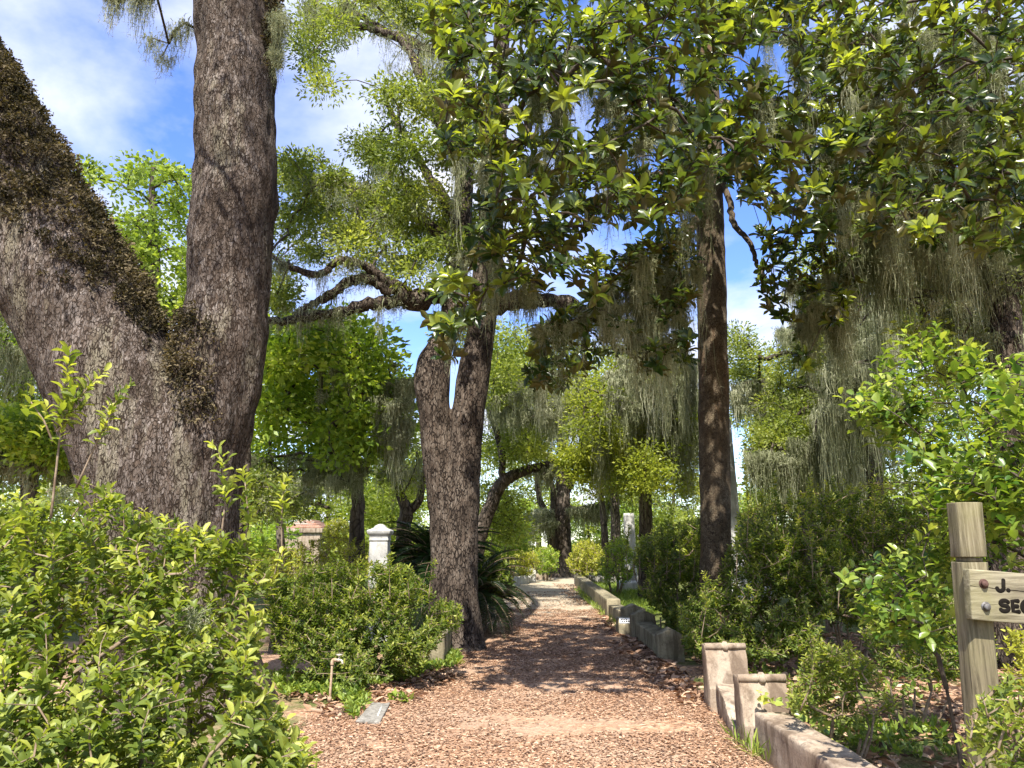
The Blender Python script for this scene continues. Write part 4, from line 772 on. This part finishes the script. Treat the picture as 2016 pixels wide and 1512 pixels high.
bush('azalea_hedge', 'sunlit pale azalea behind the yellow-topped thicket', 'shrub', base(1640, 15), [([(1460, 1000), (1560, 970), (1640, 940), (1760, 950), (1850, 960), (1860, 1060), (1460, 1060)], 420, 14, 17)], M_AZY, 10, .16, .08, .45, 64, L4, rtip=.004, step=.3)
bush('azalea_bush', 'small sunlit azalea beside the broken stone pillars', 'shrub', base(1660, 6.1), [([(1550, 1370), (1570, 1300), (1600, 1255), (1680, 1265), (1740, 1330), (1765, 1390), (1720, 1425), (1610, 1410)], 300, 5.6, 6.7)], M_AZ, 10, .11, .05, .4, 65, L6, clump=.08, tall=[(1575, 1300, 1400, 5.6), (1600, 1245, 1350, 5.9)])
bush('azalea_bush', 'bright azalea crowding the foot of the signpost in the right corner', 'shrub', (1.95, 2.45, 0), [([(1890, 1440), (1930, 1370), (2010, 1300), (2120, 1260), (2200, 1700), (1900, 1700)], 300, 2.15, 2.75), ([(2050, 1200), (2600, 1250), (2600, 2200), (2000, 2200)], 220, 2.1, 2.8)], M_AZ, 10, .09, .034, .45, 66, L6)
bush('azalea_bush', 'pale green azalea behind the signpost below the board', 'shrub', (2.95, 4.15, 0), [([(1965, 1240), (2100, 1220), (2200, 1400), (1980, 1330)], 150, 3.6, 4.6)], M_AZY, 10, .1, .045, .42, 67, L6)
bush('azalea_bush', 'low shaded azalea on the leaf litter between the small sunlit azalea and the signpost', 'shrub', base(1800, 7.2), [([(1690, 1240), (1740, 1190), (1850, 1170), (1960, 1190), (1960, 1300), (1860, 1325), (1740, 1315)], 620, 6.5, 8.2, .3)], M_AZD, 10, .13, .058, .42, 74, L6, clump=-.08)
bush('camellia', 'tall glossy camellia with sunlit sprays behind the signpost', 'shrub', base(1960, 4.9), [([(1650, 770), (1700, 745), (1760, 640), (1840, 632), (1950, 690), (2050, 700), (2100, 1000), (1960, 1000), (1860, 960), (1780, 880), (1700, 830)], 400, 4.0, 5.6), ([(1650, 1100), (1760, 1080), (1840, 1040), (1900, 1100), (1900, 1240), (1800, 1250), (1700, 1230)], 120, 4.3, 5.4), ([(1760, 900), (1900, 900), (2100, 960), (2100, 1150), (1820, 1080)], 150, 4.3, 5.8), ([(2100, 600), (2500, 650), (2500, 1300), (2100, 1250)], 160, 4.2, 5.6)],
     M_CAM, 7, .2, .088, .5, 68, L8, (74, 55), M_TWIG, .1, None, .3, .0024, step=.2, upb=.9, clump=.12)

def palm(label, loc, th, nf, ln, seed, group='sago palms'):
    rng = np.random.default_rng(seed); loc = np.asarray(loc, float); r = thing('sago_palm', label, 'palm', loc, group)
    tr = smooth_path([(*loc+[0, 0, -.1], .22), (*loc+[.02, 0, th*.5], .2), (*loc+[0, 0, th], .16)], 6)
    part('trunk', *tube(tr[:, :3], tr[:, 3], 12), M_BARKF, r)
    ra, le = [], []
    for k in range(nf):
        az = k*2.4; e0 = math.radians(80-95*(k/nf)**.9); d = np.array([math.cos(az), math.sin(az)]); p = loc+[0, 0, th]; el = e0; pts = [p]; L_ = ln*(.75+.4*rng.random())
        for i in range(12):
            p = p+L_/12*np.array([d[0]*math.cos(el), d[1]*math.cos(el), math.sin(el)]); el -= .1+.05*(i/12); pts.append(p)
        pts = np.array(pts); ra.append(tube(pts, np.linspace(.014, .004, 13), 4))
        fine = dens(pts, .033); t = unit(np.gradient(fine, axis=0)); s = np.array([-d[1], d[0], 0]); up_ = np.cross(t, s); up_ *= np.sign(up_[:, 2:3]+1e-6)
        f = np.linspace(0, 1, len(fine)); ok = f > .1
        for sg in (-1, 1):
            dd = sg*s*.8+t*.5+up_*.22+rng.normal(0, .05, t.shape); sz = .2*np.sin(np.clip(f, .08, .97)*math.pi)**.5*ln/1.4
            le.append(leaves(fine[ok], dd[ok], up_[ok], sz[ok], .09, np.clip(rng.normal(.4, .15, ok.sum()), 0, 1), L6))
    v, f = cat(*ra); part('frond_ribs', v, f, M_TWIGP, r); a = cat_arr(le); part('fronds', *a[:2], M_SAGO, r, a[2]); return r
palm('dark sago palm with a shaggy crown half hidden behind the twin-stemmed oak', base(858, 15.6), 1.2, 120, 1.5, 71)
palm('smaller sago palm with drooping fronds to the right of the twin-stemmed oak', base(930, 14.2), .7, 80, 1.2, 72)
palm('low sago palm poking out of the azaleas left of the white pedestal', base(555, 12.2), .55, 34, .75, 73)

# ------------------------------------------------------------ stones
def stone(name, label, catg, shapes, M, loc, bev=.012, amp=.006, sub=2, group=None, seed=0):
    V, Fs = cat(*[solid(v, f, bev, 2, amp, sub, seed+i) for i, (v, f) in enumerate(shapes)])
    return single(name, label, catg, V, Fs, M, loc, group, smooth=False)
# near wall and gate pillars on the right of the path
pA, pB = G(1480, 1482), G(1400, 1398)
wx = pA[0]+.01
def run(p, q, wd, hh, z0=-.1):
    """a straight block between two ground points, its left-hand face on the line"""
    p = np.array(p, float); q = np.array(q, float); d = unit(q-p); s = np.array([d[1], -d[0], 0])
    V = [p, p+s*wd, q+s*wd, q]; V = np.array([[*v[:2], z0] for v in V]+[[*v[:2], hh] for v in V])
    return V, [(3, 2, 1, 0), (4, 5, 6, 7), (0, 1, 5, 4), (1, 2, 6, 5), (2, 3, 7, 6), (3, 0, 4, 7)]
nw = run((wx+.03, pA[1]+.02, 0), (wx+.06, 1.2, 0), -.27, .30); nv = nw[0]
stone('coping_wall', 'pale low coping wall running to the bottom right corner', 'wall', [nw], M_STONE, (wx+.1, 4.2, 0), .025, .008, 5)
def pillar(label, loc, wd, dp, hh, M, seed, brk):
    """a gate pillar with a sloping front and a rolled scroll on top"""
    x, y = loc[:2]; r = thing('gate_pillar', label, 'pillar', (x, y, 0), 'scroll-topped gate pillars')
    prof = [(0, -.1), (0, hh*.33), (.02, hh*.36), (dp*.42, hh*.9), (dp*.5, hh), (dp, hh), (dp, -.1)]
    V, Fs = prism(prof, wd, (x, y, 0), (0, 1, 0), (0, 0, 1), (1, 0, 0)); V, Fs = solid(V, Fs, .01, 2, .007, 4, seed)
    part('block', V, Fs, M, r)
    c = np.array([(x+f*wd, y+dp*.5, hh-.012) for f in (0.004, .36, .40, .42, .46, .54, .58, .60, .64, .996)]); q = np.array([.034, .034, .034, .028, .05, .05, .028, .034, .034, .034])
    v, f = tube(c, q, 18); v = v+np.array([.004*mnoise.noise(Vector(a)*20) for a in v])[:, None]; part('scroll', v, f, M, r, smooth=True)
    kx = x+wd*.5; kn = [(kx+math.cos(a)*wd*.46, hh*.9-.17+.17*abs(math.cos(a*1.0))**1.5) for a in np.linspace(0, math.pi, 9)]
    return r
pillar('nearer broken gate pillar with a white scroll top at the end of the coping wall', (wx-.02, pA[1]+.1, 0), .40, .26, .53, M_STONE, 1, True)
pillar('farther gate pillar with a grey-stained scroll top facing the path', (pB[0]+.0, pB[1]+.0, 0), .42, .26, .60, M_STONE, 2, False)
q0, q1 = np.array([wx-.04, pA[1]+.4, 0]), np.array([pB[0]+.06, pB[1]-.04, 0])
dd = unit(q1-q0); L_ = np.linalg.norm(q1-q0)
v, f = prism([(0, -.1), (0, .10), (.12*L_, .12), (.2*L_, .11), (.45*L_, .2), (.7*L_, .23), (L_, .26), (L_, -.1)], .36, q0, dd, (0, 0, 1), (dd[1], -dd[0], 0))
stone('step_slab', 'broken sloping slab lying between the two gate pillars', 'slab', [(v, f)], M_STONE, tuple(q0), .012, .016, 4)
# mossy wall farther along
m1, m2, m3, m4, m5 = G(1297, 1299), G(1245, 1258), G(1219, 1252), G(1195, 1218), G(1131, 1152)
stone('coping_wall', 'shaded mossy coping wall length ending beside the dark azalea', 'wall', [run(m1+[.02, .25, 0], m2+[.06, .1, 0], .3, .29)], M_STONE_D, tuple((m1+m2)/2), .02, .004, 4)
def gable(label, p, wd, dp, hh, M, loc_seed):
    x, y = p[:2]; v, f = prism([(0, -.1), (0, hh-.09), (wd*.5, hh), (wd, hh-.09), (wd, -.1)], dp, (x, y, 0), (1, 0, 0), (0, 0, 1), (0, 1, 0))
    stone('wall_pillar', label, 'pillar', [(v, f)], M, (x, y, 0), .012, .006, 3, 'gabled wall pillars', loc_seed)
gable('mossy pillar with a slanted top at the near end of the shaded wall', m1, .38, .24, .43, M_STONE_D, 11)
gable('gable-topped pillar just in front of the white lot marker', m2, .42, .26, .49, M_STONE_D, 12)
gable('gable-topped pillar just behind the white lot marker', G(1226, 1240), .46, .28, .48, M_STONE_D, 13)
mm = m3+[0, 0, 0]
r = thing('lot_marker', 'low stone block with a white lettered plate slanting on it, against the mossy wall', 'marker', tuple(mm))
v, f = solid(*prism([(-.02, -.05), (.0, .2), (.14, .3), (.42, .3), (.42, -.05)], .3, mm, (0, 1, 0), (0, 0, 1), (1, 0, 0)), .015, 2, .006, 2)
part('block', v, f, M_STONE_D, r)
m_w, t_, o_ = mat('white_plate'); princ(t_, o_, (.72, .72, .70), .5); m_k, t_, o_ = mat('dark_marks'); princ(t_, o_, (.012, .010, .008), .9, None, .05)
nrm = unit(np.array([0, -.1, .14])); ud = unit(np.array([0, .14, .1])); pc = mm+np.array([.15, .07, .253])
def plate(cx, cy, w_, h_, off):
    c = pc+np.array([cx, 0, 0])+ud*cy+nrm*off; e = [c+np.array([sx*w_/2, 0, 0])+ud*sy*h_/2 for sx, sy in ((-1, -1), (1, -1), (1, 1), (-1, 1))]
    e = np.array(e); return np.concatenate([e-nrm*.006, e]), [(3, 2, 1, 0), (4, 5, 6, 7), (0, 1, 5, 4), (1, 2, 6, 5), (2, 3, 7, 6), (3, 0, 4, 7)]
part('plate', *plate(0, 0, .26, .14, .012), m_w, r)
part('marks', *cat(*[plate(-.08+.04*i, j*.05-.025, .026, .03, .017) for i in range(5) for j in range(2) if (i+j) != 4]), m_k, r)
stone('coping_wall', 'long weathered coping wall beyond the lot marker leading to the far bend', 'wall', [run(m4, m5+[0, -.3, 0], .32, .42), ], M_STONE_D, tuple((m4+m5)/2), .025, .004, 5)
stone('coping_wall', 'short leaning wall piece between the gabled pillars and the long wall', 'wall', [run(G(1226, 1240)+[.04, .28, 0], m4+[.03, -.06, 0], .3, .31)], M_STONE_D, tuple(m4), .02, .004, 3, None, 4)
x, y = m5[:2]; c = [(a, b) for a, b in ((.0, -.05), (.0, .48), (-.05, .52), (-.05, .62), (.2, .78), (.45, .62), (.45, .52), (.4, .48), (.4, -.05))]
stone('wall_pillar', 'grey end pillar with a peaked cap where the long wall stops', 'pillar', [prism(c, .4, (x, y-.2, 0), (1, 0, 0), (0, 0, 1), (0, 1, 0))], M_SLAB, (x, y, 0), .015, .004, 2, 'gabled wall pillars')
stone('coping_wall', 'grey cross wall behind the sunlit grass, joining the end pillar', 'wall', [run((x+.45, y+.0, 0), (x+3.6, y+.3, 0), .3, .36)], M_SLAB, (x+1.6, y, 0), .015, .006, 3, None, 6)
e0, e1 = base(1088, 43), base(1124, 43); stone('coping_wall', 'curved far coping at the foot of the great far oak', 'wall', [run(e0+[0, 1., 0], base(1062, 39.5), .3, .5), run(e0+[.02, 1., 0], e1+[0, 1., 0], .3, .62)], M_STONE, tuple(e0), .02, .01, 3, None, 7)
# small white stones at the left of the bend
for k, (px, Y, w_, h_, M, lb_) in enumerate([(1047, 34, .38, .62, M_MARBLE, 'small white headstone standing at the left of the bend'), (1030, 33, .5, .34, M_MARBLE, 'low white stone left of the small headstone at the bend'), (1010, 31, .6, .4, M_MARBLE, 'squat white stone at the foot of the yellow azalea'), (1066, 37, .7, .3, M_STONE, 'low tan stone right of the small white headstone')]):
    b_ = base(px, Y); v, f = prism([(-w_/2, -.05), (-w_/2, h_*.82), (-w_*.25, h_), (w_*.25, h_), (w_/2, h_*.82), (w_/2, -.05)], .2, b_, (1, 0, 0), (0, 0, 1), (0, 1, 0))
    stone('headstone', lb_, 'gravestone', [(v, f)], M, tuple(b_), .02, .006, 2, 'gravestones at the bend', k)
b_ = base(941, 17.5); stone('stone_block', 'squared stone block just right of the twin-stemmed oak', 'stone', [box(b_[0]-.3, b_[0]+.32, b_[1]-.25, b_[1]+.3, -.05, .42)], M_STONE, tuple(b_), .02, .008, 3)
b_ = base(946, 20); stone('headstone', 'thin white upright stone peeping past the right side of the twin-stemmed oak', 'gravestone', [box(b_[0]-.25, b_[0]-.12, b_[1]-.08, b_[1]+.08, -.05, .75)], M_MARBLE, tuple(b_), .02, .004, 2)
b_ = G(868, 1312); stone('stone_block', 'dark square coping end under the left azalea', 'stone', [box(b_[0]-.36, b_[0]+.04, b_[1], b_[1]+1.3, -.05, .42)], M_STONE_D, tuple(b_), .03, .01, 4, None, 8)
b_ = G(500, 1262); stone('coping_wall', 'tan coping showing through the bushes below the forked oak', 'wall', [box(b_[0]-1.3, b_[0]+.35, b_[1], b_[1]+.35, -.05, .22)], M_STONE, tuple(b_), .02, .008, 3, None, 9)
a0, a1, a2, a3 = [G(*p) for p in ((700, 1426), (748, 1428), (768, 1390), (733, 1389))]
v = np.array([[*p[:2], -.05] for p in (a0, a1, a2, a3)]+[[*p[:2], .035] for p in (a0, a1, a2, a3)])
r = thing('ground_slab', 'small flat grey stone slab lying in the leaf litter near the tap', 'slab', (a0[0], a0[1], 0))
v2, f2_ = solid(v, [(3, 2, 1, 0), (4, 5, 6, 7), (0, 1, 5, 4), (1, 2, 6, 5), (2, 3, 7, 6), (3, 0, 4, 7)], .008, 2, .003, 3); part('slab', v2, f2_, M_SLAB, r)
b0, b1 = (a0*.2+a1*.8)*.75+(a2*.5+a3*.5)*.25, (a0*.4+a1*.6)*.1+(a2*.6+a3*.4)*.9; g_ = run(b0, b1, .014, .0365, .02); part('groove', *g_, M_MARBLE, r)

# monuments
def lathe_sq(secs, cx, cy):
    """stacked square sections (half width, z)"""
    V, Fs = [], []
    for h_, z in secs: V += [(cx-h_, cy-h_, z), (cx+h_, cy-h_, z), (cx+h_, cy+h_, z), (cx-h_, cy+h_, z)]
    for i in range(len(secs)-1):
        for j in range(4): Fs.append((i*4+j, i*4+(j+1) % 4, i*4+4+(j+1) % 4, i*4+4+j))
    Fs += [(3, 2, 1, 0), tuple(range(4*len(secs)-4, 4*len(secs)))]; return np.array(V), Fs
b_ = base(741, 13.6); r = thing('pedestal_monument', 'white square pedestal monument with a moulded cap rising from the shrubs', 'monument', tuple(b_))
part('shaft', *solid(*lathe_sq([(.24, 0), (.24, .5), (.19, .55), (.16, 1.68)], *b_[:2]), .01, 2, .003, 3), M_MARBLE, r)
part('cap', *solid(*lathe_sq([(.165, 1.682), (.175, 1.71), (.165, 1.73), (.165, 1.78), (.20, 1.815), (.21, 1.86), (.20, 1.88), (.11, 1.92), (.08, 1.96), (.03, 1.99)], *b_[:2]), .008, 2, .002, 1), M_MARBLE, r)
b_ = base(1445, 24); r = thing('obelisk', 'tall white marble obelisk partly hidden behind the magnolia trunk', 'monument', tuple(b_))
part('base', *solid(*lathe_sq([(.9, 0), (.9, .4), (.7, .42), (.7, 1.0), (.55, 1.1)], *b_[:2]), .02, 2, .004, 2), M_MARBLE, r)
part('shaft', *solid(*lathe_sq([(.30, 1.102), (.2, 5.6), (.03, 6.0)], *b_[:2]), .01, 2, .003, 4), M_MARBLE, r)
b_ = base(1243, 27); r = thing('column_monument', 'white broken column among the shrubs right of the path', 'monument', tuple(b_))
part('base', *solid(*lathe_sq([(.45, 0), (.45, .35), (.34, .42)], *b_[:2]), .02, 2, .004, 2), M_MARBLE, r)
part('shaft', *tube(np.array([(b_[0], b_[1], z) for z in np.linspace(.422, 2.75, 20)]), np.linspace(.24, .19, 20), 20), M_MARBLE, r, smooth=True)
b_ = base(590, 44); r = thing('mausoleum', 'distant tan mausoleum with a stepped red brick roof', 'tomb', tuple(b_))
mb, t_, o_ = mat('old_brick'); bt = nd(t_, 'ShaderNodeTexBrick'); lk(t_, coords(t_), bt.inputs[0]); bt.inputs['Scale'].default_value = 4
bt.inputs['Color1'].default_value = (.30, .15, .10, 1); bt.inputs['Color2'].default_value = (.40, .23, .16, 1); bt.inputs['Mortar'].default_value = (.36, .32, .27, 1); princ(t_, o_, bt.outputs[0], .9)
part('wall', *solid(*box(b_[0]-1.05, b_[0]+1.05, b_[1], b_[1]+3, -.05, 2.35), .03, 2, .01, 2), M_STONE, r)
part('cornice', *solid(*box(b_[0]-1.2, b_[0]+1.2, b_[1]-.12, b_[1]+3.1, 2.352, 2.62), .03, 2, .01, 1), M_STONE, r)
rs = [box(b_[0]-1.1+.17*k, b_[0]+1.1-.17*k, b_[1]-.05+.12*k, b_[1]+3-.12*k, 2.622+.1*k, 2.72+.1*k) for k in range(5)]
part('roof', *cat(*[solid(*q_, .02, 1, .02, 2, i) for i, q_ in enumerate(rs)]), mb, r)

# garden tap
Yt = G(648, 1388)[1]; bt_ = G(648, 1388); r = thing('garden_tap', 'rusty standpipe with a brass tap beside the dark left azalea', 'tap', tuple(bt_))
mr, t_, o_ = mat('rusty_pipe'); n_ = tnoise(t_, coords(t_), 14, 6, .7); princ(t_, o_, ramp(t_, n_, [(.35, (.20, .105, .055)), (.55, (.40, .30, .20)), (.7, (.50, .43, .33))]), .75, bump(t_, n_, .5, .004))
mz, t_, o_ = mat('worn_tap_metal'); princ(t_, o_, ramp(t_, tnoise(t_, coords(t_), 40, 4), [(.4, (.42, .35, .25)), (.65, (.66, .63, .56))]), .4, None, .5, .5)
tp = P(655, 1302, Yt); d_ = np.array([.02, 0, 0])
pp = smooth_path([bt_+[0, 0, -.1], bt_+[.004, 0, .1], (bt_+tp)/2, tp-[.004, 0, .03]], 5); part('pipe', *tube(pp, .0125, 14), mr, r, smooth=True)
cl = bt_+[0, 0, .03]; part('coupling', *tube(np.array([cl, cl+[0, 0, .05]]), .02, 12), mr, r, smooth=True)
eb = smooth_path([tp-[.004, 0, .035], tp-[.003, 0, .01], tp+[.008, 0, .012], tp+[.04, -.01, .014]], 6); part('elbow', *tube(eb, .019, 14), mr, r, smooth=True)
c0 = tp+[.04, -.01, .014]
k = part('faucet', *cat(tube(np.array([c0, c0+[.02, -.004, 0], c0+[.045, -.012, 0]]), [.014, .019, .015], 14), tube(smooth_path([c0+[.04, -.01, 0], c0+[.062, -.016, -.008], c0+[.072, -.02, -.036]], 4), [.013]*9, 12), tube(np.array([c0+[.028, -.006, .01], c0+[.03, -.006, .045]]), [.011, .006], 10)), mz, r, smooth=True)
hc = c0+[.03, -.006, .05]; an = np.linspace(0, 2*math.pi, 25)[:-1]; ring = np.array([hc+[.03*math.cos(a), .03*math.sin(a), .004] for a in np.append(an, an[0])])
part('handle', *cat(tube(ring, .006, 8, False), tube(np.array([hc-[.03, 0, -.004], hc+[.03, 0, .004]]), .005, 8), tube(np.array([hc-[0, .03, -.004], hc+[0, .03, .004]]), .005, 8)), mz, k, smooth=True)

# signpost
def woodmat(name, a, b, c, grain):
    m, t, o = mat(name); v = coords(t, grain); n1 = tnoise(t, v, 6, 8, .7, .6); n2 = tnoise(t, v, 2.2, 4, .6); n3 = tnoise(t, coords(t), 2.5, 5, .6)
    col = ramp(t, n1, [(.3, a), (.52, b), (.72, c)]); col = mixc(t, ramp(t, n2, [(.5, (0, 0, 0)), (.68, (.7, .7, .7))]), col, a); col = mixc(t, ramp(t, n3, [(.48, (0, 0, 0)), (.66, (.5, .5, .5))]), col, (.20, .19, .075))
    princ(t, o, col, .88, bump(t, n1, .6, .006), .15); return m
M_POST = woodmat('weathered_post_wood', (.045, .037, .024), (.17, .142, .088), (.29, .255, .17), (12, 12, .7)); M_BOARD = woodmat('weathered_board_wood', (.085, .07, .047), (.24, .208, .14), (.37, .335, .24), (.9, 9, 12))
Ys = 2.9; t0, t1 = P(1898, 990, Ys), P(1943, 1512, Ys); ax_ = unit(t0-t1); foot = t1+ax_*((-.2-t1[2])/ax_[2])
hw = .5*52/F*(Ys*cp+(1.5-CH)*sp)
def postseg(s0, s1, hwid, nx=0, cham=.016):
    """a chamfered square length of the leaning post, s in metres down from the top"""
    c = hwid; k = cham; prof = [(-c+k, -c), (c-k, -c), (c, -c+k), (c, c-k), (c-k, c), (-c+k, c), (-c, c-k), (-c, -c+k)]
    return prism(prof, s1-s0, t0-ax_*s1, (1, 0, 0), (0, 1, 0), ax_)
r = thing('signpost', 'leaning weathered wooden post with a routed name board cut off by the right edge', 'sign', (foot[0], foot[1], 0))
Lp = (t0-foot)@ax_; gs = .205
pv_, pf_ = cat(solid(*postseg(0, gs, hw), .004, 2, .0015, 3, 1), solid(*postseg(gs+.001, gs+.017, hw-.012), 0, 1, 0, 1), solid(*postseg(gs+.018, Lp, hw), .003, 2, .0015, 4, 2)); part('post', pv_, pf_, M_POST, r)
bl = P(1908, 1120, Ys-hw-.045); bb = P(1914, 1220, Ys-hw-.045); dep = .042; bw = .95
bh = bl[2]-bb[2]; bd = unit(np.array([bb[0]-bl[0], 0, bb[2]-bl[2]])); bx = np.array([-bd[2], 0, bd[0]]); bx = unit(bx*np.sign(bx[0])+np.array([0, 0, -.012]))
def brd(s, t): return bl+bx*s+bd*t           # board face coordinates: s to the right, t down
HB = np.linalg.norm(bb-bl); Vb = [brd(0, 0), brd(bw, 0), brd(bw, HB), brd(0, HB)]; Vb = np.array(Vb+[p+[0, dep, 0] for p in Vb])
board = part('board', *solid(Vb, [(0, 1, 2, 3), (7, 6, 5, 4), (0, 4, 5, 1), (1, 5, 6, 2), (2, 6, 7, 3), (3, 7, 4, 0)], .004, 2, .0012, 4, 3), M_BOARD, r)
crk = np.array([brd(s, HB*.335+.004*math.sin(s*9)+.001*math.sin(s*70)) for s in np.linspace(.001, bw, 40)]); v, f = tube(crk+[0, .0005, 0], .0016, 5); part('crack', v, f, m_k, board)
m_b1, t_, o_ = mat('rusted_bolt'); princ(t_, o_, ramp(t_, tnoise(t_, coords(t_), 60, 4), [(.4, (.07, .036, .028)), (.7, (.13, .075, .06))]), .75, None, .2, .2)
m_b2, t_, o_ = mat('grey_bolt'); princ(t_, o_, ramp(t_, tnoise(t_, coords(t_), 60, 4), [(.4, (.10, .09, .08)), (.7, (.20, .20, .205))]), .6, None, .3, .4)
def px2s(px, py):
    p = P(px, py, bl[1]); return (p-bl)@bx, (p-bl)@bd
for (px, py), M, lab in (((1936, 1149), m_b1, 'rusty upper bolt'), ((1940, 1194), m_b2, 'grey lower bolt')):
    c = brd(*px2s(px, py)); v, f = tube(np.array([c+[0, .004, 0], c+[0, -.002, 0]]), .0175, 20); v2, f2_ = tube(np.array([c+[0, -.001, 0], c+[0, -.012, 0], c+[0, -.015, 0]]), [.0125, .0125, .009], 6)
    part('bolt', *cat((v, f), (v2, f2_)), M, board, label=lab)
def stroke(pts, rad=.0078):
    p = np.array([brd(*px2s(*q_)) for q_ in pts]); p[:, 1] -= .0005; v, f = tube(p, rad, 10)
    # flatten towards the board so the groove reads flush
    sp_ = [uvs((p[0]), rad), uvs(p[-1], rad)]; v, f = cat((v, f), *sp_); v[:, 1] = bl[1]+(v[:, 1]-bl[1])*.22; return v, f
def uvs(c, r_, n=8):
    V = [c+r_*np.array([math.sin(a)*math.cos(b), math.sin(a)*math.sin(b), math.cos(a)]) for a in np.linspace(.001, math.pi-.001, n) for b in np.linspace(0, 2*math.pi, 12, endpoint=False)]
    return np.array(V), [(i*12+j, i*12+(j+1) % 12, i*12+12+(j+1) % 12, i*12+12+j) for i in range(n-1) for j in range(12)]
def arc(cx, cy, rx, ry, a0_, a1_, n=12): return [(cx+rx*math.cos(math.radians(a)), cy+ry*math.sin(math.radians(a))) for a in np.linspace(a0_, a1_, n)]
part('letter', *stroke([(1975, 1142), (1975, 1155)]+arc(1969, 1156, 6.5, 6.5, 0, 165)), m_k, board, label='J')
part('full_stop', *stroke([(1984.5, 1161), (1985, 1161.3)], .0078), m_k, board)
part('letter', *stroke(arc(1976.5, 1186.5, 8, 5, -25, -270, 10)+arc(1977, 1197, 8, 5.5, -90, 155, 11)), m_k, board, label='S')
part('letter', *cat(stroke([(2003, 1182), (1992, 1182), (1994, 1202), (2005, 1203)]), stroke([(1993, 1192), (2002, 1192.4)])), m_k, board, label='E')
part('letter', *stroke(arc(2021, 1193, 9.5, 11, -45, -315, 16)), m_k, board, label='C')

# crumpled wrapper by the post, ivy over the coping, a dead stalk
rng = np.random.default_rng(91); c = P(1885, 1497, 3.6); c[2] = max(.03, .04); c = np.array([*base(1885, 4.35)[:2], .05]); n = 9; gx, gy = np.meshgrid(np.linspace(-.11, .11, n), np.linspace(-.08, .08, n))
v = np.stack([gx.ravel()+rng.normal(0, .008, n*n), gy.ravel()+rng.normal(0, .008, n*n), rng.random(n*n)*.07], 1)+c; v = np.concatenate([v, v-[0, 0, .002]])
gi = np.arange(n*n).reshape(n, n); q = np.stack([gi[:-1, :-1], gi[:-1, 1:], gi[1:, 1:], gi[1:, :-1]], -1).reshape(-1, 4)
mw_, t_, o_ = mat('printed_wrapper'); princ(t_, o_, ramp(t_, tnoise(t_, coords(t_), 16, 3, .5), [(.44, (.72, .74, .76)), (.52, (.30, .46, .60)), (.6, (.74, .75, .76))]), .4, None, .5)
single('wrapper', 'crumpled white and blue wrapper on the ground behind the signpost foot', 'litter', v, [q, q[:, ::-1]+n*n], mw_, tuple(c))
vin = [np.array([wx+.36, pA[1]-.12, .12]), np.array([wx+.28, pA[1]-.06, .36]), np.array([wx+.2, pA[1]-.02, .42])]; r = thing('ivy_vine', 'sunlit ivy creeping over the coping against the nearer gate pillar', 'vine', (wx+.36, pA[1]-.12, 0))
ln = dens(np.array([np.array([wx+.55, pA[1]-.6, .02]), np.array([wx+.42, pA[1]-.3, .22]), np.array([wx+.30, pA[1]-.12, .335]), np.array([wx+.16, pA[1]+.06, .36]), np.array([wx+.12, pA[1]+.1, .42])]), .03)
ln2 = dens(np.array([np.array([wx+.45, pA[1]-.4, .2]), np.array([wx+.42, pA[1]-.1, .33]), np.array([wx+.40, pA[1]+.02, .45])]), .03)
part('stem', *cat(tube(ln, .003, 5), tube(ln2, .003, 5)), M_TWIGP, r); q = np.repeat(np.concatenate([ln, ln2]), 2, 0); k = len(q)
d = rdir(rng, k)*[1, 1, .4]; nr = np.array([-.2, -.8, .9])+rng.normal(0, .4, (k, 3)); a = leaves(q+rng.normal(0, .02, q.shape)+[0, -.02, .02], d, nr, .06*(.5+rng.random(k)), .85, np.clip(rng.normal(.7, .2, k), 0, 1), L6); part('leaves', *a[:2], M_CAM, r, a[2])
